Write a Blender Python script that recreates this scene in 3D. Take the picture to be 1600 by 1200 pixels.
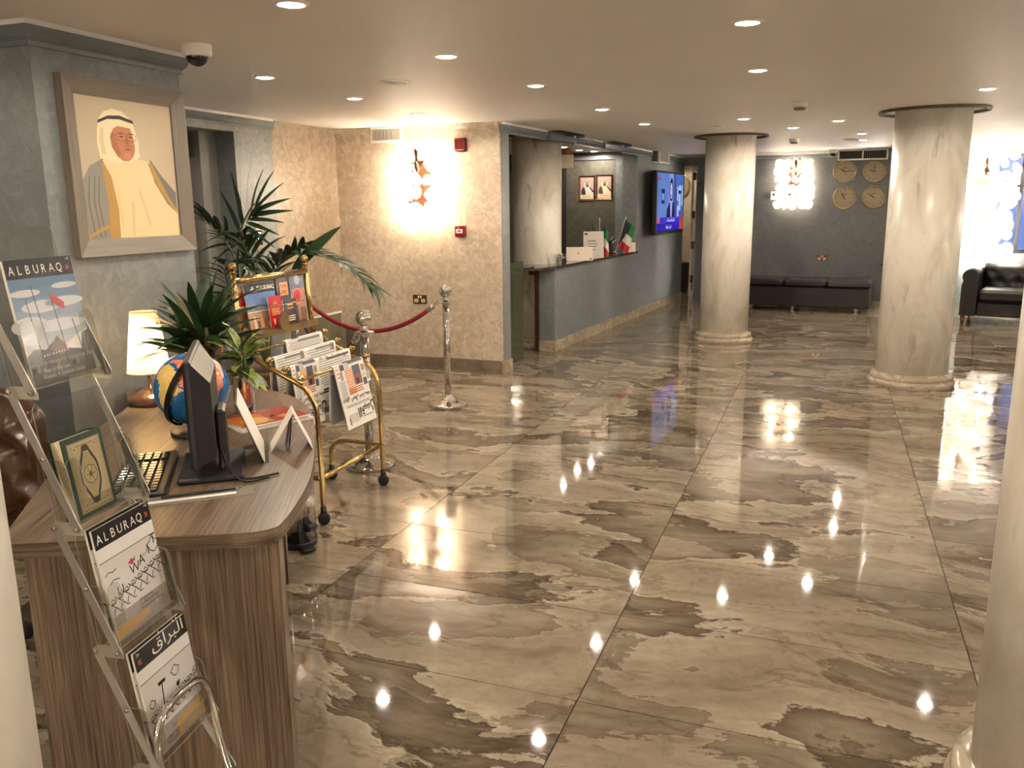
import bpy, bmesh, math, random
from mathutils import Vector, Matrix
from math import sin, cos, pi, radians

random.seed(7)
SC = bpy.context.scene
for o in list(bpy.data.objects):
    bpy.data.objects.remove(o, do_unlink=True)
COL = SC.collection

# ------------------------------------------------------------------ camera, world, exposure
YAW, PITCH, ROLL, EYE = 0.35827, -0.20934, -0.01085, 1.5408
cy, sy, cp, sp = cos(YAW), sin(YAW), cos(PITCH), sin(PITCH)
fwd = Vector((-sy * cp, cy * cp, sp)); rgt = Vector((cy, sy, 0)); upv = rgt.cross(fwd)
r2 = rgt * cos(ROLL) + upv * sin(ROLL); u2 = -rgt * sin(ROLL) + upv * cos(ROLL)
cam_d = bpy.data.cameras.new('camera'); cam = bpy.data.objects.new('camera', cam_d); COL.objects.link(cam)
cam.matrix_world = Matrix(((r2.x, u2.x, -fwd.x, 0), (r2.y, u2.y, -fwd.y, 0), (r2.z, u2.z, -fwd.z, EYE), (0, 0, 0, 1)))
cam_d.sensor_width = 36; cam_d.sensor_fit = 'HORIZONTAL'; cam_d.lens = 29.611
cam_d.clip_start = 0.02; cam_d.clip_end = 100
SC.camera = cam
SC.view_settings.view_transform = 'Standard'; SC.view_settings.look = 'None'
SC.view_settings.gamma = 1; SC.view_settings.use_curve_mapping = False
SC.view_settings.exposure = 1.08
SC.cycles.use_denoising = True
SC.cycles.caustics_reflective = False; SC.cycles.caustics_refractive = False
SC.cycles.max_bounces = 10; SC.cycles.diffuse_bounces = 4; SC.cycles.glossy_bounces = 4
SC.cycles.transparent_max_bounces = 24; SC.cycles.transmission_bounces = 6
SC.cycles.sample_clamp_indirect = 100.0; SC.cycles.use_light_tree = False
w = bpy.data.worlds.new('world'); SC.world = w; w.use_nodes = True
w.node_tree.nodes['Background'].inputs[0].default_value = (0.16, 0.22, 0.5, 1)   # dusk outside the window
w.node_tree.nodes['Background'].inputs[1].default_value = 0.8
WARM = (1.0, 0.86, 0.71)
DOWN_W = 11.5        # each ceiling downlight, watts
FILL_W = 190.0         # each globe lamp added as fill on the walls out of view
DOWN_EMIT = 42.0
BULB_EMIT = 330.0    # small bulbs inside the crystal wall lamps
HC = 2.26            # ceiling height

# ------------------------------------------------------------------ colour and material helpers
def lin(c):
    return tuple((v / 255 / 12.92) if v / 255 <= 0.04045 else ((v / 255 + 0.055) / 1.055) ** 2.4 for v in c)

MATS = {}
class NT:
    def __init__(self, name):
        self.m = bpy.data.materials.new(name); self.m.use_nodes = True
        self.t = self.m.node_tree; self.b = self.t.nodes['Principled BSDF']; MATS[name] = self.m
    def n(self, typ, **kw):
        x = self.t.nodes.new('ShaderNode' + typ)
        for k, v in kw.items():
            if k in x.inputs: x.inputs[k].default_value = v
            else: setattr(x, k, v)
        return x
    def l(self, a, b): self.t.links.new(a, b)
    def ramp(self, fac, stops):
        r = self.n('ValToRGB'); e = r.color_ramp.elements
        while len(e) < len(stops): e.new(0.5)
        for i, (p, c) in enumerate(stops):
            e[i].position = p; e[i].color = (c[0], c[1], c[2], 1)
        self.l(fac, r.inputs[0]); return r
    def coords(self, kind='Object', scale=(1, 1, 1), rot=(0, 0, 0)):
        if kind == 'World': src = self.n('NewGeometry').outputs['Position']
        else: src = self.n('TexCoord').outputs[kind]
        mp = self.n('Mapping'); mp.inputs['Scale'].default_value = scale; mp.inputs['Rotation'].default_value = rot
        self.l(src, mp.inputs['Vector']); return mp.outputs['Vector']
    def noise(self, vec, scale, detail=3, rough=0.5, dist=0.0):
        x = self.n('TexNoise'); x.inputs['Scale'].default_value = scale; x.inputs['Detail'].default_value = detail
        x.inputs['Roughness'].default_value = rough; x.inputs['Distortion'].default_value = dist
        self.l(vec, x.inputs['Vector']); return x.outputs['Fac']
    def bump(self, h, strength, dist=0.01):
        x = self.n('Bump'); x.inputs['Strength'].default_value = strength; x.inputs['Distance'].default_value = dist
        self.l(h, x.inputs['Height']); self.l(x.outputs['Normal'], self.b.inputs['Normal'])

def pmat(name, c1, c2=None, scale=12, rough=0.5, metal=0.0, bump=0.0, stretch=(1, 1, 1), kind='Object', spec=None, detail=4, coat=0.0):
    if c2 is None: c2 = tuple(min(1, v * 1.18 + 0.002) for v in c1)
    a = NT(name); v = a.coords(kind, stretch)
    f = a.noise(v, scale, detail, 0.6)
    r = a.ramp(f, [(0.3, c1), (0.7, c2)])
    a.l(r.outputs[0], a.b.inputs['Base Color'])
    a.b.inputs['Roughness'].default_value = rough; a.b.inputs['Metallic'].default_value = metal
    if spec is not None: a.b.inputs['Specular IOR Level'].default_value = spec
    if coat: a.b.inputs['Coat Weight'].default_value = coat; a.b.inputs['Coat Roughness'].default_value = 0.05
    if bump: a.bump(f, bump)
    return a.m

def emat(name, col, strength):
    a = NT(name); a.b.inputs['Base Color'].default_value = (*col, 1)
    a.b.inputs['Emission Color'].default_value = (*col, 1); a.b.inputs['Emission Strength'].default_value = strength
    return a.m

def plaster(name, c1, c2, c3, scale=7, bump=0.25, rough=0.42, dist=2.2):
    a = NT(name); v = a.coords('World')
    f = a.noise(v, scale, 5, 0.62, dist); g = a.noise(v, 1.1, 2, 0.5)
    mx = a.n('Math', operation='MULTIPLY_ADD'); a.l(g, mx.inputs[0]); mx.inputs[1].default_value = 0.45
    sb = a.n('Math', operation='SUBTRACT'); a.l(f, sb.inputs[0]); sb.inputs[1].default_value = 0.22
    a.l(sb.outputs[0], mx.inputs[2])
    r = a.ramp(mx.outputs[0], [(0.3, c1), (0.5, c2), (0.66, c3)])
    a.l(r.outputs[0], a.b.inputs['Base Color']); a.b.inputs['Roughness'].default_value = rough
    a.bump(f, bump, 0.006); return a.m

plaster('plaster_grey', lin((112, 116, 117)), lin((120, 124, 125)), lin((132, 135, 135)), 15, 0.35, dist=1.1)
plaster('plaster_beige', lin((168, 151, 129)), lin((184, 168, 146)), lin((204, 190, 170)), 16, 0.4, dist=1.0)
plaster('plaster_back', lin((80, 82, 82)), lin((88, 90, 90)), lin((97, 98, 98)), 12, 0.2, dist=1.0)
plaster('plaster_stair', lin((136, 120, 101)), lin((150, 134, 114)), lin((168, 152, 131)), 16, 0.35, dist=1.0)  # beige plaster darkened to carry the shade on the stair wall
plaster('plaster_dark', lin((82, 79, 70)), lin((92, 89, 79)), lin((103, 99, 88)), 10, 0.2, dist=1.0)
plaster('plaster_cream', lin((178, 160, 132)), lin((196, 180, 152)), lin((208, 194, 168)), 4, 0.15, 0.6)
pmat('cornice_grey', lin((98, 105, 110)), lin((112, 118, 122)), 5, 0.35)
pmat('white_paint', lin((232, 228, 222)), lin((238, 234, 228)), 4, 0.5)
pmat('ceiling_paint', lin((228, 223, 219)), lin((233, 229, 225)), 0.6, 0.55, kind='World')

def marble_floor():
    a = NT('floor_marble')
    geo = a.n('NewGeometry'); sx = a.n('SeparateXYZ'); a.l(geo.outputs['Position'], sx.inputs[0])
    def M(op, x, y=None, z=None):
        q = a.n('Math', operation=op)
        for i, v in enumerate((x, y, z)):
            if v is None: continue
            if isinstance(v, (int, float)): q.inputs[i].default_value = v
            else: a.l(v, q.inputs[i])
        return q.outputs[0]
    colx = M('FLOOR', M('DIVIDE', M('SUBTRACT', sx.outputs[0], -1.8604), 1.2))
    xx = M('ADD', sx.outputs[0], M('MULTIPLY', colx, 3.7))
    yy = M('ADD', sx.outputs[1], M('MULTIPLY', colx, 0.37))
    v1 = a.n('CombineXYZ'); a.l(xx, v1.inputs[0]); a.l(yy, v1.inputs[1])
    low = a.noise(v1.outputs[0], 1.15, 2, 0.45)
    yw = M('ADD', yy, M('MULTIPLY', low, 0.62))
    v2 = a.n('CombineXYZ'); a.l(M('MULTIPLY', xx, 0.40), v2.inputs[0]); a.l(yw, v2.inputs[1])
    main = a.noise(v2.outputs[0], 1.35, 8, 0.56, 0.1)
    v3 = a.n('CombineXYZ'); a.l(M('MULTIPLY', xx, 0.9), v3.inputs[0]); a.l(M('MULTIPLY', yw, 5.0), v3.inputs[1])
    grain = a.noise(v3.outputs[0], 2.6, 6, 0.62, 0.4)
    fine = a.noise(v1.outputs[0], 16, 6, 0.72, 0.8)
    fac = M('ADD', main, M('MULTIPLY', M('SUBTRACT', fine, 0.5), 0.045))
    def D(c): return lin((c[0] * .915, c[1] * .925, c[2] * .95))
    r = a.ramp(fac, [(0.30, D((178, 162, 137))), (0.375, D((166, 150, 126))), (0.415, D((150, 134, 111))), (0.442, D((130, 114, 93))), (0.4555, D((114, 99, 80))), (0.4585, D((84, 70, 54))),
                     (0.463, D((202, 188, 162))), (0.478, D((182, 167, 141))), (0.53, D((170, 154, 129))), (0.575, D((158, 142, 118))), (0.603, D((140, 124, 102))), (0.619, D((122, 106, 86))),
                     (0.6225, D((94, 80, 63))), (0.627, D((190, 175, 149))), (0.645, D((172, 156, 131))), (0.72, D((150, 134, 111)))])
    bl = a.ramp(fine, [(0.30, (0.58, 0.57, 0.55)), (0.44, (0.84, 0.83, 0.82)), (0.6, (1.04, 1.04, 1.04))]); b2 = a.ramp(grain, [(0.32, (0.72, 0.70, 0.67)), (0.62, (1.0, 1.0, 1.0))])
    m0 = a.n('MixRGB', blend_type='MULTIPLY'); m0.inputs[0].default_value = 0.6
    a.l(r.outputs[0], m0.inputs[1]); a.l(b2.outputs[0], m0.inputs[2])
    vn = a.noise(v2.outputs[0], 2.7, 7, 0.6, 0.35)
    vd = M('ABSOLUTE', M('SUBTRACT', M('ADD', vn, M('MULTIPLY', M('SUBTRACT', fine, 0.5), 0.03)), 0.53))
    vr = a.ramp(vd, [(0.0, (0.62, 0.59, 0.55)), (0.006, (0.80, 0.78, 0.75)), (0.02, (1, 1, 1))])
    v4 = a.n('CombineXYZ'); a.l(M('ADD', M('MULTIPLY', xx, 0.46), 31.7), v4.inputs[0]); a.l(M('ADD', M('MULTIPLY', yw, 1.05), 12.3), v4.inputs[1])
    mn2 = a.noise(v4.outputs[0], 1.9, 8, 0.6, 0.2)
    f2 = M('ADD', mn2, M('MULTIPLY', M('SUBTRACT', fine, 0.5), 0.06))
    r2 = a.ramp(f2, [(0.30, (0.95, 0.95, 0.94)), (0.40, (0.78, 0.77, 0.75)), (0.462, (0.60, 0.585, 0.56)), (0.468, (0.42, 0.40, 0.37)), (0.474, (1.12, 1.12, 1.10)), (0.50, (1, 1, 1)), (0.60, (0.92, 0.92, 0.91)), (0.70, (0.74, 0.73, 0.71))])
    mz = a.n('MixRGB', blend_type='MULTIPLY'); mz.inputs[0].default_value = 0.85
    a.l(m0.outputs[0], mz.inputs[1]); a.l(r2.outputs[0], mz.inputs[2])
    m1 = a.n('MixRGB', blend_type='MULTIPLY'); m1.inputs[0].default_value = 0.8
    a.l(mz.outputs[0], m1.inputs[1]); a.l(vr.outputs[0], m1.inputs[2])
    mx = a.n('MixRGB', blend_type='MULTIPLY'); mx.inputs[0].default_value = 0.7
    a.l(m1.outputs[0], mx.inputs[1]); a.l(bl.outputs[0], mx.inputs[2])
    a.l(mx.outputs[0], a.b.inputs['Base Color'])
    a.b.inputs['Roughness'].default_value = 0.035; a.b.inputs['Specular IOR Level'].default_value = 0.85
    return a.m
marble_floor()

def column_marble():
    a = NT('column_marble')
    v = a.coords('World', (2.2, 2.2, 1.1), (0.3, 0.85, 0.4))
    f = a.noise(v, 1.6, 6, 0.6, 0.9); g = a.noise(a.coords('World', (4.5, 2.4, 1.2), (0.35, 0.75, 0.3)), 2.1, 3, 0.5, 0.3)
    r = a.ramp(f, [(0.25, lin((186, 176, 158))), (0.45, lin((212, 204, 188))), (0.58, lin((226, 220, 207))), (0.75, lin((204, 200, 192)))])
    s = a.ramp(g, [(0.27, (0.5, 0.49, 0.48)), (0.36, (1, 1, 1))])
    mx = a.n('MixRGB', blend_type='MULTIPLY'); mx.inputs[0].default_value = 0.8
    a.l(r.outputs[0], mx.inputs[1]); a.l(s.outputs[0], mx.inputs[2])
    a.l(mx.outputs[0], a.b.inputs['Base Color']); a.b.inputs['Roughness'].default_value = 0.3
    return a.m
column_marble()

def skirting_marble():
    a = NT('skirting_marble'); v = a.coords('World', (1, 1, 1.6))
    f = a.noise(v, 5.5, 7, 0.62, 0.8)
    r = a.ramp(f, [(0.3, lin((142, 128, 108))), (0.46, lin((170, 156, 134))), (0.5, lin((146, 131, 110))), (0.54, lin((186, 173, 152))), (0.75, lin((164, 149, 126)))])
    a.l(r.outputs[0], a.b.inputs['Base Color']); a.b.inputs['Roughness'].default_value = 0.15
skirting_marble()
pmat('skirting_dark', lin((96, 86, 70)), lin((134, 122, 102)), 5, 0.18, kind='World', detail=7)

def wood(name, axis_stretch, rot=(0, 0, 0), dark=1.0, kind='Object', rough=0.32):
    a = NT(name); v = a.coords(kind, axis_stretch, rot)
    f = a.noise(v, 1.0, 4, 0.7); g = a.noise(v, 3.1, 3, 0.6)
    ad = a.n('Math', operation='MULTIPLY_ADD'); a.l(g, ad.inputs[0]); ad.inputs[1].default_value = 0.5
    hf = a.n('Math', operation='MULTIPLY'); a.l(f, hf.inputs[0]); hf.inputs[1].default_value = 0.5
    a.l(hf.outputs[0], ad.inputs[2])
    k = dark
    r = a.ramp(ad.outputs[0], [(0.36, tuple(k * q for q in lin((64, 50, 38)))), (0.45, tuple(k * q for q in lin((112, 92, 72)))),
                               (0.52, tuple(k * q for q in lin((136, 114, 92)))), (0.6, tuple(k * q for q in lin((160, 140, 116)))), (0.68, tuple(k * q for q in lin((104, 84, 66))))])
    a.l(r.outputs[0], a.b.inputs['Base Color']); a.b.inputs['Roughness'].default_value = rough
    a.bump(ad.outputs[0], 0.08, 0.002)
DESK_A = math.atan2(0.443, 0.897)           # desk is turned by this angle
wood('wood_top', (150, 1.5, 60), dark=0.66); wood('wood_panel', (120, 60, 1.6), dark=0.66); wood('wood_edge', (2.5, 2.5, 90), dark=0.6); pmat('frame_wood', lin((112, 102, 89)), lin((128, 117, 102)), 4, 0.4, stretch=(14, 14, 1))
pmat('frame_wood_flat', lin((112, 102, 89)), lin((128, 117, 102)), 4, 0.4, stretch=(14, 1, 14))

pmat('brass', lin((205, 172, 112)), lin((216, 186, 130)), 20, 0.14, 1.0)
pmat('brass_dull', lin((152, 130, 88)), lin((166, 144, 100)), 20, 0.3, 1.0)
pmat('chrome', lin((205, 200, 192)), lin((214, 210, 204)), 20, 0.06, 1.0)
pmat('steel', lin((150, 146, 140)), lin((164, 160, 152)), 3, 0.32, 0.6, stretch=(40, 40, 1))
pmat('lift_steel', lin((168, 170, 170)), lin((188, 188, 186)), 2, 0.35, 0.2, stretch=(60, 60, 1))
pmat('aluminium', lin((158, 156, 150)), lin((176, 174, 168)), 4, 0.35, 0.9)
pmat('black_plastic', lin((22, 22, 24)), lin((28, 28, 30)), 30, 0.4)
pmat('black_gloss', lin((10, 10, 12)), lin((14, 14, 16)), 30, 0.12)
pmat('grey_plastic', lin((96, 92, 86)), lin((104, 100, 94)), 30, 0.45)
pmat('rubber', lin((16, 16, 17)), lin((24, 24, 25)), 40, 0.7)
pmat('black_leather', lin((11, 10, 10)), lin((17, 15, 14)), 60, 0.42, bump=0.15)
pmat('amber_base', lin((70, 46, 32)), lin((92, 62, 44)), 20, 0.12)
pmat('brown_leather', lin((62, 41, 26)), lin((84, 57, 37)), 50, 0.3, bump=0.15, coat=0.3)
pmat('velvet_red', lin((112, 12, 26)), lin((136, 20, 36)), 80, 0.75, bump=0.2)
pmat('velvet_dark', lin((60, 14, 20)), lin((80, 20, 28)), 80, 0.75, bump=0.2)
pmat('paper', lin((226, 220, 208)), lin((234, 229, 219)), 20, 0.7)
pmat('paper_grey', lin((130, 130, 130)), lin((146, 146, 146)), 6, 0.7)
pmat('white_plastic', lin((214, 208, 198)), lin((222, 216, 206)), 20, 0.4)
pmat('cream_plastic', lin((196, 184, 158)), lin((204, 192, 168)), 20, 0.45)
pmat('red_plastic', lin((122, 14, 18)), lin((134, 20, 24)), 20, 0.35)
pmat('dark_stone', lin((50, 44, 40)), lin((84, 74, 66)), 40, 0.08)
pmat('collar_bronze', lin((74, 66, 54)), lin((92, 82, 66)), 14, 0.4, 0.4)
pmat('bronze', lin((92, 58, 36)), lin((118, 78, 50)), 30, 0.35, 0.8)
pmat('leaf_dark', lin((24, 46, 22)), lin((44, 72, 34)), 14, 0.38, stretch=(8, 8, 2))
pmat('leaf_palm', lin((26, 46, 24)), lin((48, 72, 38)), 14, 0.4, stretch=(8, 8, 2))
pmat('leaf_light', lin((46, 84, 30)), lin((176, 184, 96)), 34, 0.35, stretch=(1, 1, 1))
pmat('stem_green', lin((84, 88, 44)), lin((116, 116, 64)), 14, 0.5)
pmat('soil', lin((40, 30, 22)), lin((60, 46, 34)), 60, 0.9, bump=0.5)
pmat('terracotta', lin((110, 74, 50)), lin((132, 92, 64)), 14, 0.6)
pmat('green_cover', lin((22, 52, 34)), lin((30, 64, 42)), 30, 0.35)
pmat('pages', lin((214, 196, 160)), lin((232, 218, 188)), 3, 0.8, stretch=(1, 1, 120))
pmat('clock_gold', lin((160, 144, 108)), lin((176, 160, 124)), 14, 0.25, 0.7)
pmat('clock_face', lin((140, 124, 90)), lin((152, 136, 102)), 10, 0.4)
pmat('wicker', lin((46, 38, 30)), lin((82, 68, 54)), 90, 0.7, bump=0.6)
pmat('grout', lin((44, 35, 26)), lin((58, 47, 36)), 30, 0.8)
pmat('vent_dark', lin((34, 30, 28)), lin((44, 40, 36)), 30, 0.7)
pmat('grey_blue_panel', lin((108, 116, 122)), lin((120, 127, 132)), 8, 0.4)
pmat('stair_stone', lin((98, 92, 77)), lin((122, 114, 95)), 5, 0.25)
pmat('fabric_shade_rim', lin((214, 190, 150)), lin((226, 204, 166)), 20, 0.7)
emat('lamp_glow', WARM, DOWN_EMIT); emat('bulb_glow', (1.0, 0.84, 0.66), BULB_EMIT)
emat('lcd_blue', lin((120, 150, 255)), 2.5)

def print_mat(name, emit=0.0, rough=0.45):
    a = NT(name); c = a.n('VertexColor'); c.layer_name = 'Col'
    a.l(c.outputs['Color'], a.b.inputs['Base Color']); a.b.inputs['Roughness'].default_value = rough
    if emit:
        a.l(c.outputs['Color'], a.b.inputs['Emission Color']); a.b.inputs['Emission Strength'].default_value = emit
    else:
        f = a.noise(a.coords('Object'), 60, 2); a.bump(f, 0.02, 0.001)
    return a.m
print_mat('print'); print_mat('print_gloss', 0, 0.22); print_mat('screen', 0.62, 0.2); print_mat('globe_print', 0, 0.12)
print_mat('oil_paint', 0, 0.5)

def schlick(a, f0):
    """reflectance of a thin clear sheet by viewing angle, the same from both sides"""
    lw = a.n('LayerWeight'); lw.inputs['Blend'].default_value = 0.5
    pw = a.n('Math', operation='POWER'); a.l(lw.outputs['Facing'], pw.inputs[0]); pw.inputs[1].default_value = 4.0
    nz = a.noise(a.coords('Object'), 5, 2)
    n2 = a.n('Math', operation='MULTIPLY_ADD'); a.l(nz, n2.inputs[0]); n2.inputs[1].default_value = 0.02; n2.inputs[2].default_value = f0
    ad = a.n('Math', operation='MULTIPLY_ADD'); a.l(pw.outputs[0], ad.inputs[0]); ad.inputs[1].default_value = 0.8; a.l(n2.outputs[0], ad.inputs[2])
    ad.use_clamp = True
    return ad
def clear_mat(name, tint, gloss=0.05, ior=1.45, keep=1.0):
    a = NT(name); a.t.nodes.remove(a.b)
    tr = a.n('BsdfTransparent'); tr.inputs['Color'].default_value = (*tint, 1)
    gl = a.n('BsdfGlossy'); gl.inputs['Roughness'].default_value = gloss
    ad = schlick(a, ((ior - 1) / (ior + 1)) ** 2)
    mx = a.n('MixShader'); a.l(ad.outputs[0], mx.inputs[0]); a.l(tr.outputs[0], mx.inputs[1]); a.l(gl.outputs[0], mx.inputs[2])
    a.l(mx.outputs[0], a.t.nodes['Material Output'].inputs['Surface']); return a
clear_mat('acrylic', (0.93, 0.93, 0.91)); clear_mat('pane_glass', (0.9, 0.93, 0.95))
clear_mat('vase_glass', (0.72, 0.55, 0.34), 0.03); clear_mat('bin_glass', (0.8, 0.8, 0.78), 0.05, 2.2)
def mixed(name, col, k, emit=0.0):
    """part diffuse/translucent, part clear: acrylic edges, crystal discs"""
    a = NT(name); a.t.nodes.remove(a.b)
    tr = a.n('BsdfTransparent'); tr.inputs['Color'].default_value = (0.96, 0.94, 0.9, 1)
    tl = a.n('BsdfTranslucent'); tl.inputs['Color'].default_value = (*col, 1)
    df = a.n('BsdfDiffuse'); df.inputs['Color'].default_value = (*col, 1)
    gl = a.n('BsdfGlossy'); gl.inputs['Roughness'].default_value = 0.08
    m1 = a.n('MixShader'); m1.inputs[0].default_value = 0.5; a.l(tl.outputs[0], m1.inputs[1]); a.l(df.outputs[0], m1.inputs[2])
    m2 = a.n('MixShader'); m2.inputs[0].default_value = k; a.l(tr.outputs[0], m2.inputs[1]); a.l(m1.outputs[0], m2.inputs[2])
    ad = schlick(a, 0.04)
    m3 = a.n('MixShader'); a.l(ad.outputs[0], m3.inputs[0]); a.l(m2.outputs[0], m3.inputs[1]); a.l(gl.outputs[0], m3.inputs[2])
    a.l(m3.outputs[0], a.t.nodes['Material Output'].inputs['Surface'])
mixed('gate_glass', lin((122, 130, 98)), 0.5); mixed('acrylic_edge', lin((226, 222, 208)), 0.42); mixed('crystal', lin((250, 246, 238)), 0.72)
def shade_mat():
    a = NT('lamp_shade_fabric'); a.t.nodes.remove(a.b)
    tl = a.n('BsdfTranslucent'); tl.inputs['Color'].default_value = (*lin((244, 226, 190)), 1)
    df = a.n('BsdfDiffuse'); df.inputs['Color'].default_value = (*lin((236, 214, 176)), 1)
    nz = a.noise(a.coords('Object', (1, 1, 1)), 90, 2); r = a.ramp(nz, [(0.3, lin((236, 216, 178))), (0.7, lin((246, 230, 198)))])
    a.l(r.outputs[0], tl.inputs['Color'])
    m1 = a.n('MixShader'); m1.inputs[0].default_value = 0.3; a.l(tl.outputs[0], m1.inputs[1]); a.l(df.outputs[0], m1.inputs[2])
    a.l(m1.outputs[0], a.t.nodes['Material Output'].inputs['Surface'])
shade_mat()

# ------------------------------------------------------------------ mesh helpers
class MB:
    """collects shapes, then links them as ONE mesh object"""
    def __init__(self): self.v = []; self.f = []; self.M = Matrix.Identity(4); self.mi = 0; self.col = (1, 1, 1); self.sm = False
    def set(self, mi=None, col=None, sm=None, M=None):
        if mi is not None: self.mi = mi
        if col is not None: self.col = col
        if sm is not None: self.sm = sm
        if M is not None: self.M = M
        return self
    def add(self, vs, fs, sm=None):
        b = len(self.v); M = self.M
        self.v.extend(M @ Vector(p) for p in vs)
        s = self.sm if sm is None else sm
        self.f.extend((tuple(b + i for i in f), self.mi, self.col, s) for f in fs)
        return self
    def box(self, lo, hi, bev=0.0):
        x0, y0, z0 = lo; x1, y1, z1 = hi
        if bev <= 0:
            vs = [(x0, y0, z0), (x1, y0, z0), (x1, y1, z0), (x0, y1, z0), (x0, y0, z1), (x1, y0, z1), (x1, y1, z1), (x0, y1, z1)]
            fs = [(0, 3, 2, 1), (4, 5, 6, 7), (0, 1, 5, 4), (1, 2, 6, 5), (2, 3, 7, 6), (3, 0, 4, 7)]
            return self.add(vs, fs, False)
        b = bev; rings = []
        for z, i in ((z0, b), (z0 + b, 0), (z1 - b, 0), (z1, b)):
            rings.append([(x0 + i + b * (i == 0), y0 + i, z), (x1 - i - b * (i == 0), y0 + i, z), (x1 - i, y0 + i + b * (i == 0), z), (x1 - i, y1 - i - b * (i == 0), z),
                          (x1 - i - b * (i == 0), y1 - i, z), (x0 + i + b * (i == 0), y1 - i, z), (x0 + i, y1 - i - b * (i == 0), z), (x0 + i, y0 + i + b * (i == 0), z)])
        vs = [p for r in rings for p in r]; fs = [tuple(range(7, -1, -1)), tuple(range(24, 32))]
        for k in range(3):
            for j in range(8): fs.append((k * 8 + j, k * 8 + (j + 1) % 8, k * 8 + 8 + (j + 1) % 8, k * 8 + 8 + j))
        return self.add(vs, fs, False)
    def prism(self, poly, z0, z1, sm=False):
        n = len(poly)
        vs = [(x, y, z0) for x, y in poly] + [(x, y, z1) for x, y in poly]
        fs = [tuple(range(n - 1, -1, -1)), tuple(range(n, 2 * n))]
        self.add(vs, fs, False); 
        b = len(self.v) - 2 * n
        self.f.extend(((b + i, b + (i + 1) % n, b + n + (i + 1) % n, b + n + i), self.mi, self.col, sm) for i in range(n))
        return self
    def lathe(self, prof, n=24, c=(0, 0, 0), caps=True, sm=True):
        vs = []; fs = []
        for r, z in prof:
            for k in range(n):
                a = 2 * pi * k / n; vs.append((c[0] + r * cos(a), c[1] + r * sin(a), c[2] + z))
        for j in range(len(prof) - 1):
            for k in range(n): fs.append((j * n + k, j * n + (k + 1) % n, (j + 1) * n + (k + 1) % n, (j + 1) * n + k))
        self.add(vs, fs, sm)
        if caps:
            b = len(self.v) - len(vs)
            if prof[0][0] > 1e-5: self.f.append((tuple(b + k for k in range(n - 1, -1, -1)), self.mi, self.col, False))
            if prof[-1][0] > 1e-5: self.f.append((tuple(b + (len(prof) - 1) * n + k for k in range(n)), self.mi, self.col, False))
        return self
    def sphere(self, c, r, n=16, m=10, sc=(1, 1, 1)):
        prof = [(max(1e-6, r * sin(pi * i / m)), -r * cos(pi * i / m)) for i in range(m + 1)]
        M = self.M; self.M = M @ Matrix.Translation(c) @ Matrix.Diagonal((*sc, 1)); self.lathe(prof, n, caps=False); self.M = M
        return self
    def tube(self, pts, r, n=10, caps=True, closed=False):
        pts = [Vector(p) for p in pts]; N = len(pts); vs = []; fs = []
        rs = r if isinstance(r, (list, tuple)) else [r] * N
        prev = None
        for i, p in enumerate(pts):
            t = (pts[(i + 1) % N] - pts[i - 1]) if closed else (pts[min(i + 1, N - 1)] - pts[max(i - 1, 0)])
            t.normalize()
            if prev is None:
                a = Vector((0, 0, 1)) if abs(t.z) < 0.9 else Vector((1, 0, 0)); u = t.cross(a).normalized()
            else:
                u = prev - t * prev.dot(t); u = u.normalized() if u.length > 1e-6 else t.orthogonal().normalized()
            prev = u; v = t.cross(u)
            for k in range(n):
                a = 2 * pi * k / n; vs.append(p + (u * cos(a) + v * sin(a)) * rs[i])
        for i in range(N if closed else N - 1):
            for k in range(n):
                fs.append((i * n + k, i * n + (k + 1) % n, ((i + 1) % N) * n + (k + 1) % n, ((i + 1) % N) * n + k))
        self.add(vs, fs, True)
        if caps and not closed:
            b = len(self.v) - len(vs)
            self.f.append((tuple(b + k for k in range(n - 1, -1, -1)), self.mi, self.col, False))
            self.f.append((tuple(b + (N - 1) * n + k for k in range(n)), self.mi, self.col, False))
        return self
    def poly(self, pts, z=0.0, col=None):
        if col is not None: self.col = col
        return self.add([(p[0], p[1], z) for p in pts], [tuple(range(len(pts)))], False)
    def rect(self, x0, y0, x1, y1, z=0.0, col=None): return self.poly([(x0, y0), (x1, y0), (x1, y1), (x0, y1)], z, col)
    def disc(self, cx, cy, r, z=0.0, col=None, n=20, ry=None, a0=0):
        ry = ry or r
        return self.poly([(cx + r * cos(a0 + 2 * pi * k / n), cy + ry * sin(a0 + 2 * pi * k / n)) for k in range(n)], z, col)
    def stroke(self, pts, wd, z=0.0, col=None):
        if col is not None: self.col = col
        vs = []; fs = []
        for i, p in enumerate(pts):
            a = pts[max(i - 1, 0)]; b = pts[min(i + 1, len(pts) - 1)]
            d = Vector((b[0] - a[0], b[1] - a[1])); d = d.normalized() if d.length > 0 else Vector((1, 0)); nx, ny = -d.y * wd / 2, d.x * wd / 2
            vs += [(p[0] + nx, p[1] + ny, z), (p[0] - nx, p[1] - ny, z)]
            if i: fs.append((2 * i - 2, 2 * i - 1, 2 * i + 1, 2 * i))
        return self.add(vs, fs, False)
    def text(self, s, x, y, size, z=0.0, col=None, align='L', bold=0.0, sx=1.0, flip=False, fn=None):
        if col is not None: self.col = col
        vs, fs, x0, x1, ym = glyphs(s, bold)
        k = size; off = {'L': -x0, 'C': -(x0 + x1) / 2, 'R': -x1}[align]
        P = [((vx + off) * k * sx, vy * k) for vx, vy in vs]
        if flip: P = [(-a, -b) for a, b in P]
        P = [(x + a, y + b) for a, b in P]
        if fn: return self.add([fn(a, b, z) for a, b in P], fs, False)
        return self.add([(a, b, z) for a, b in P], fs, False)
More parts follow.
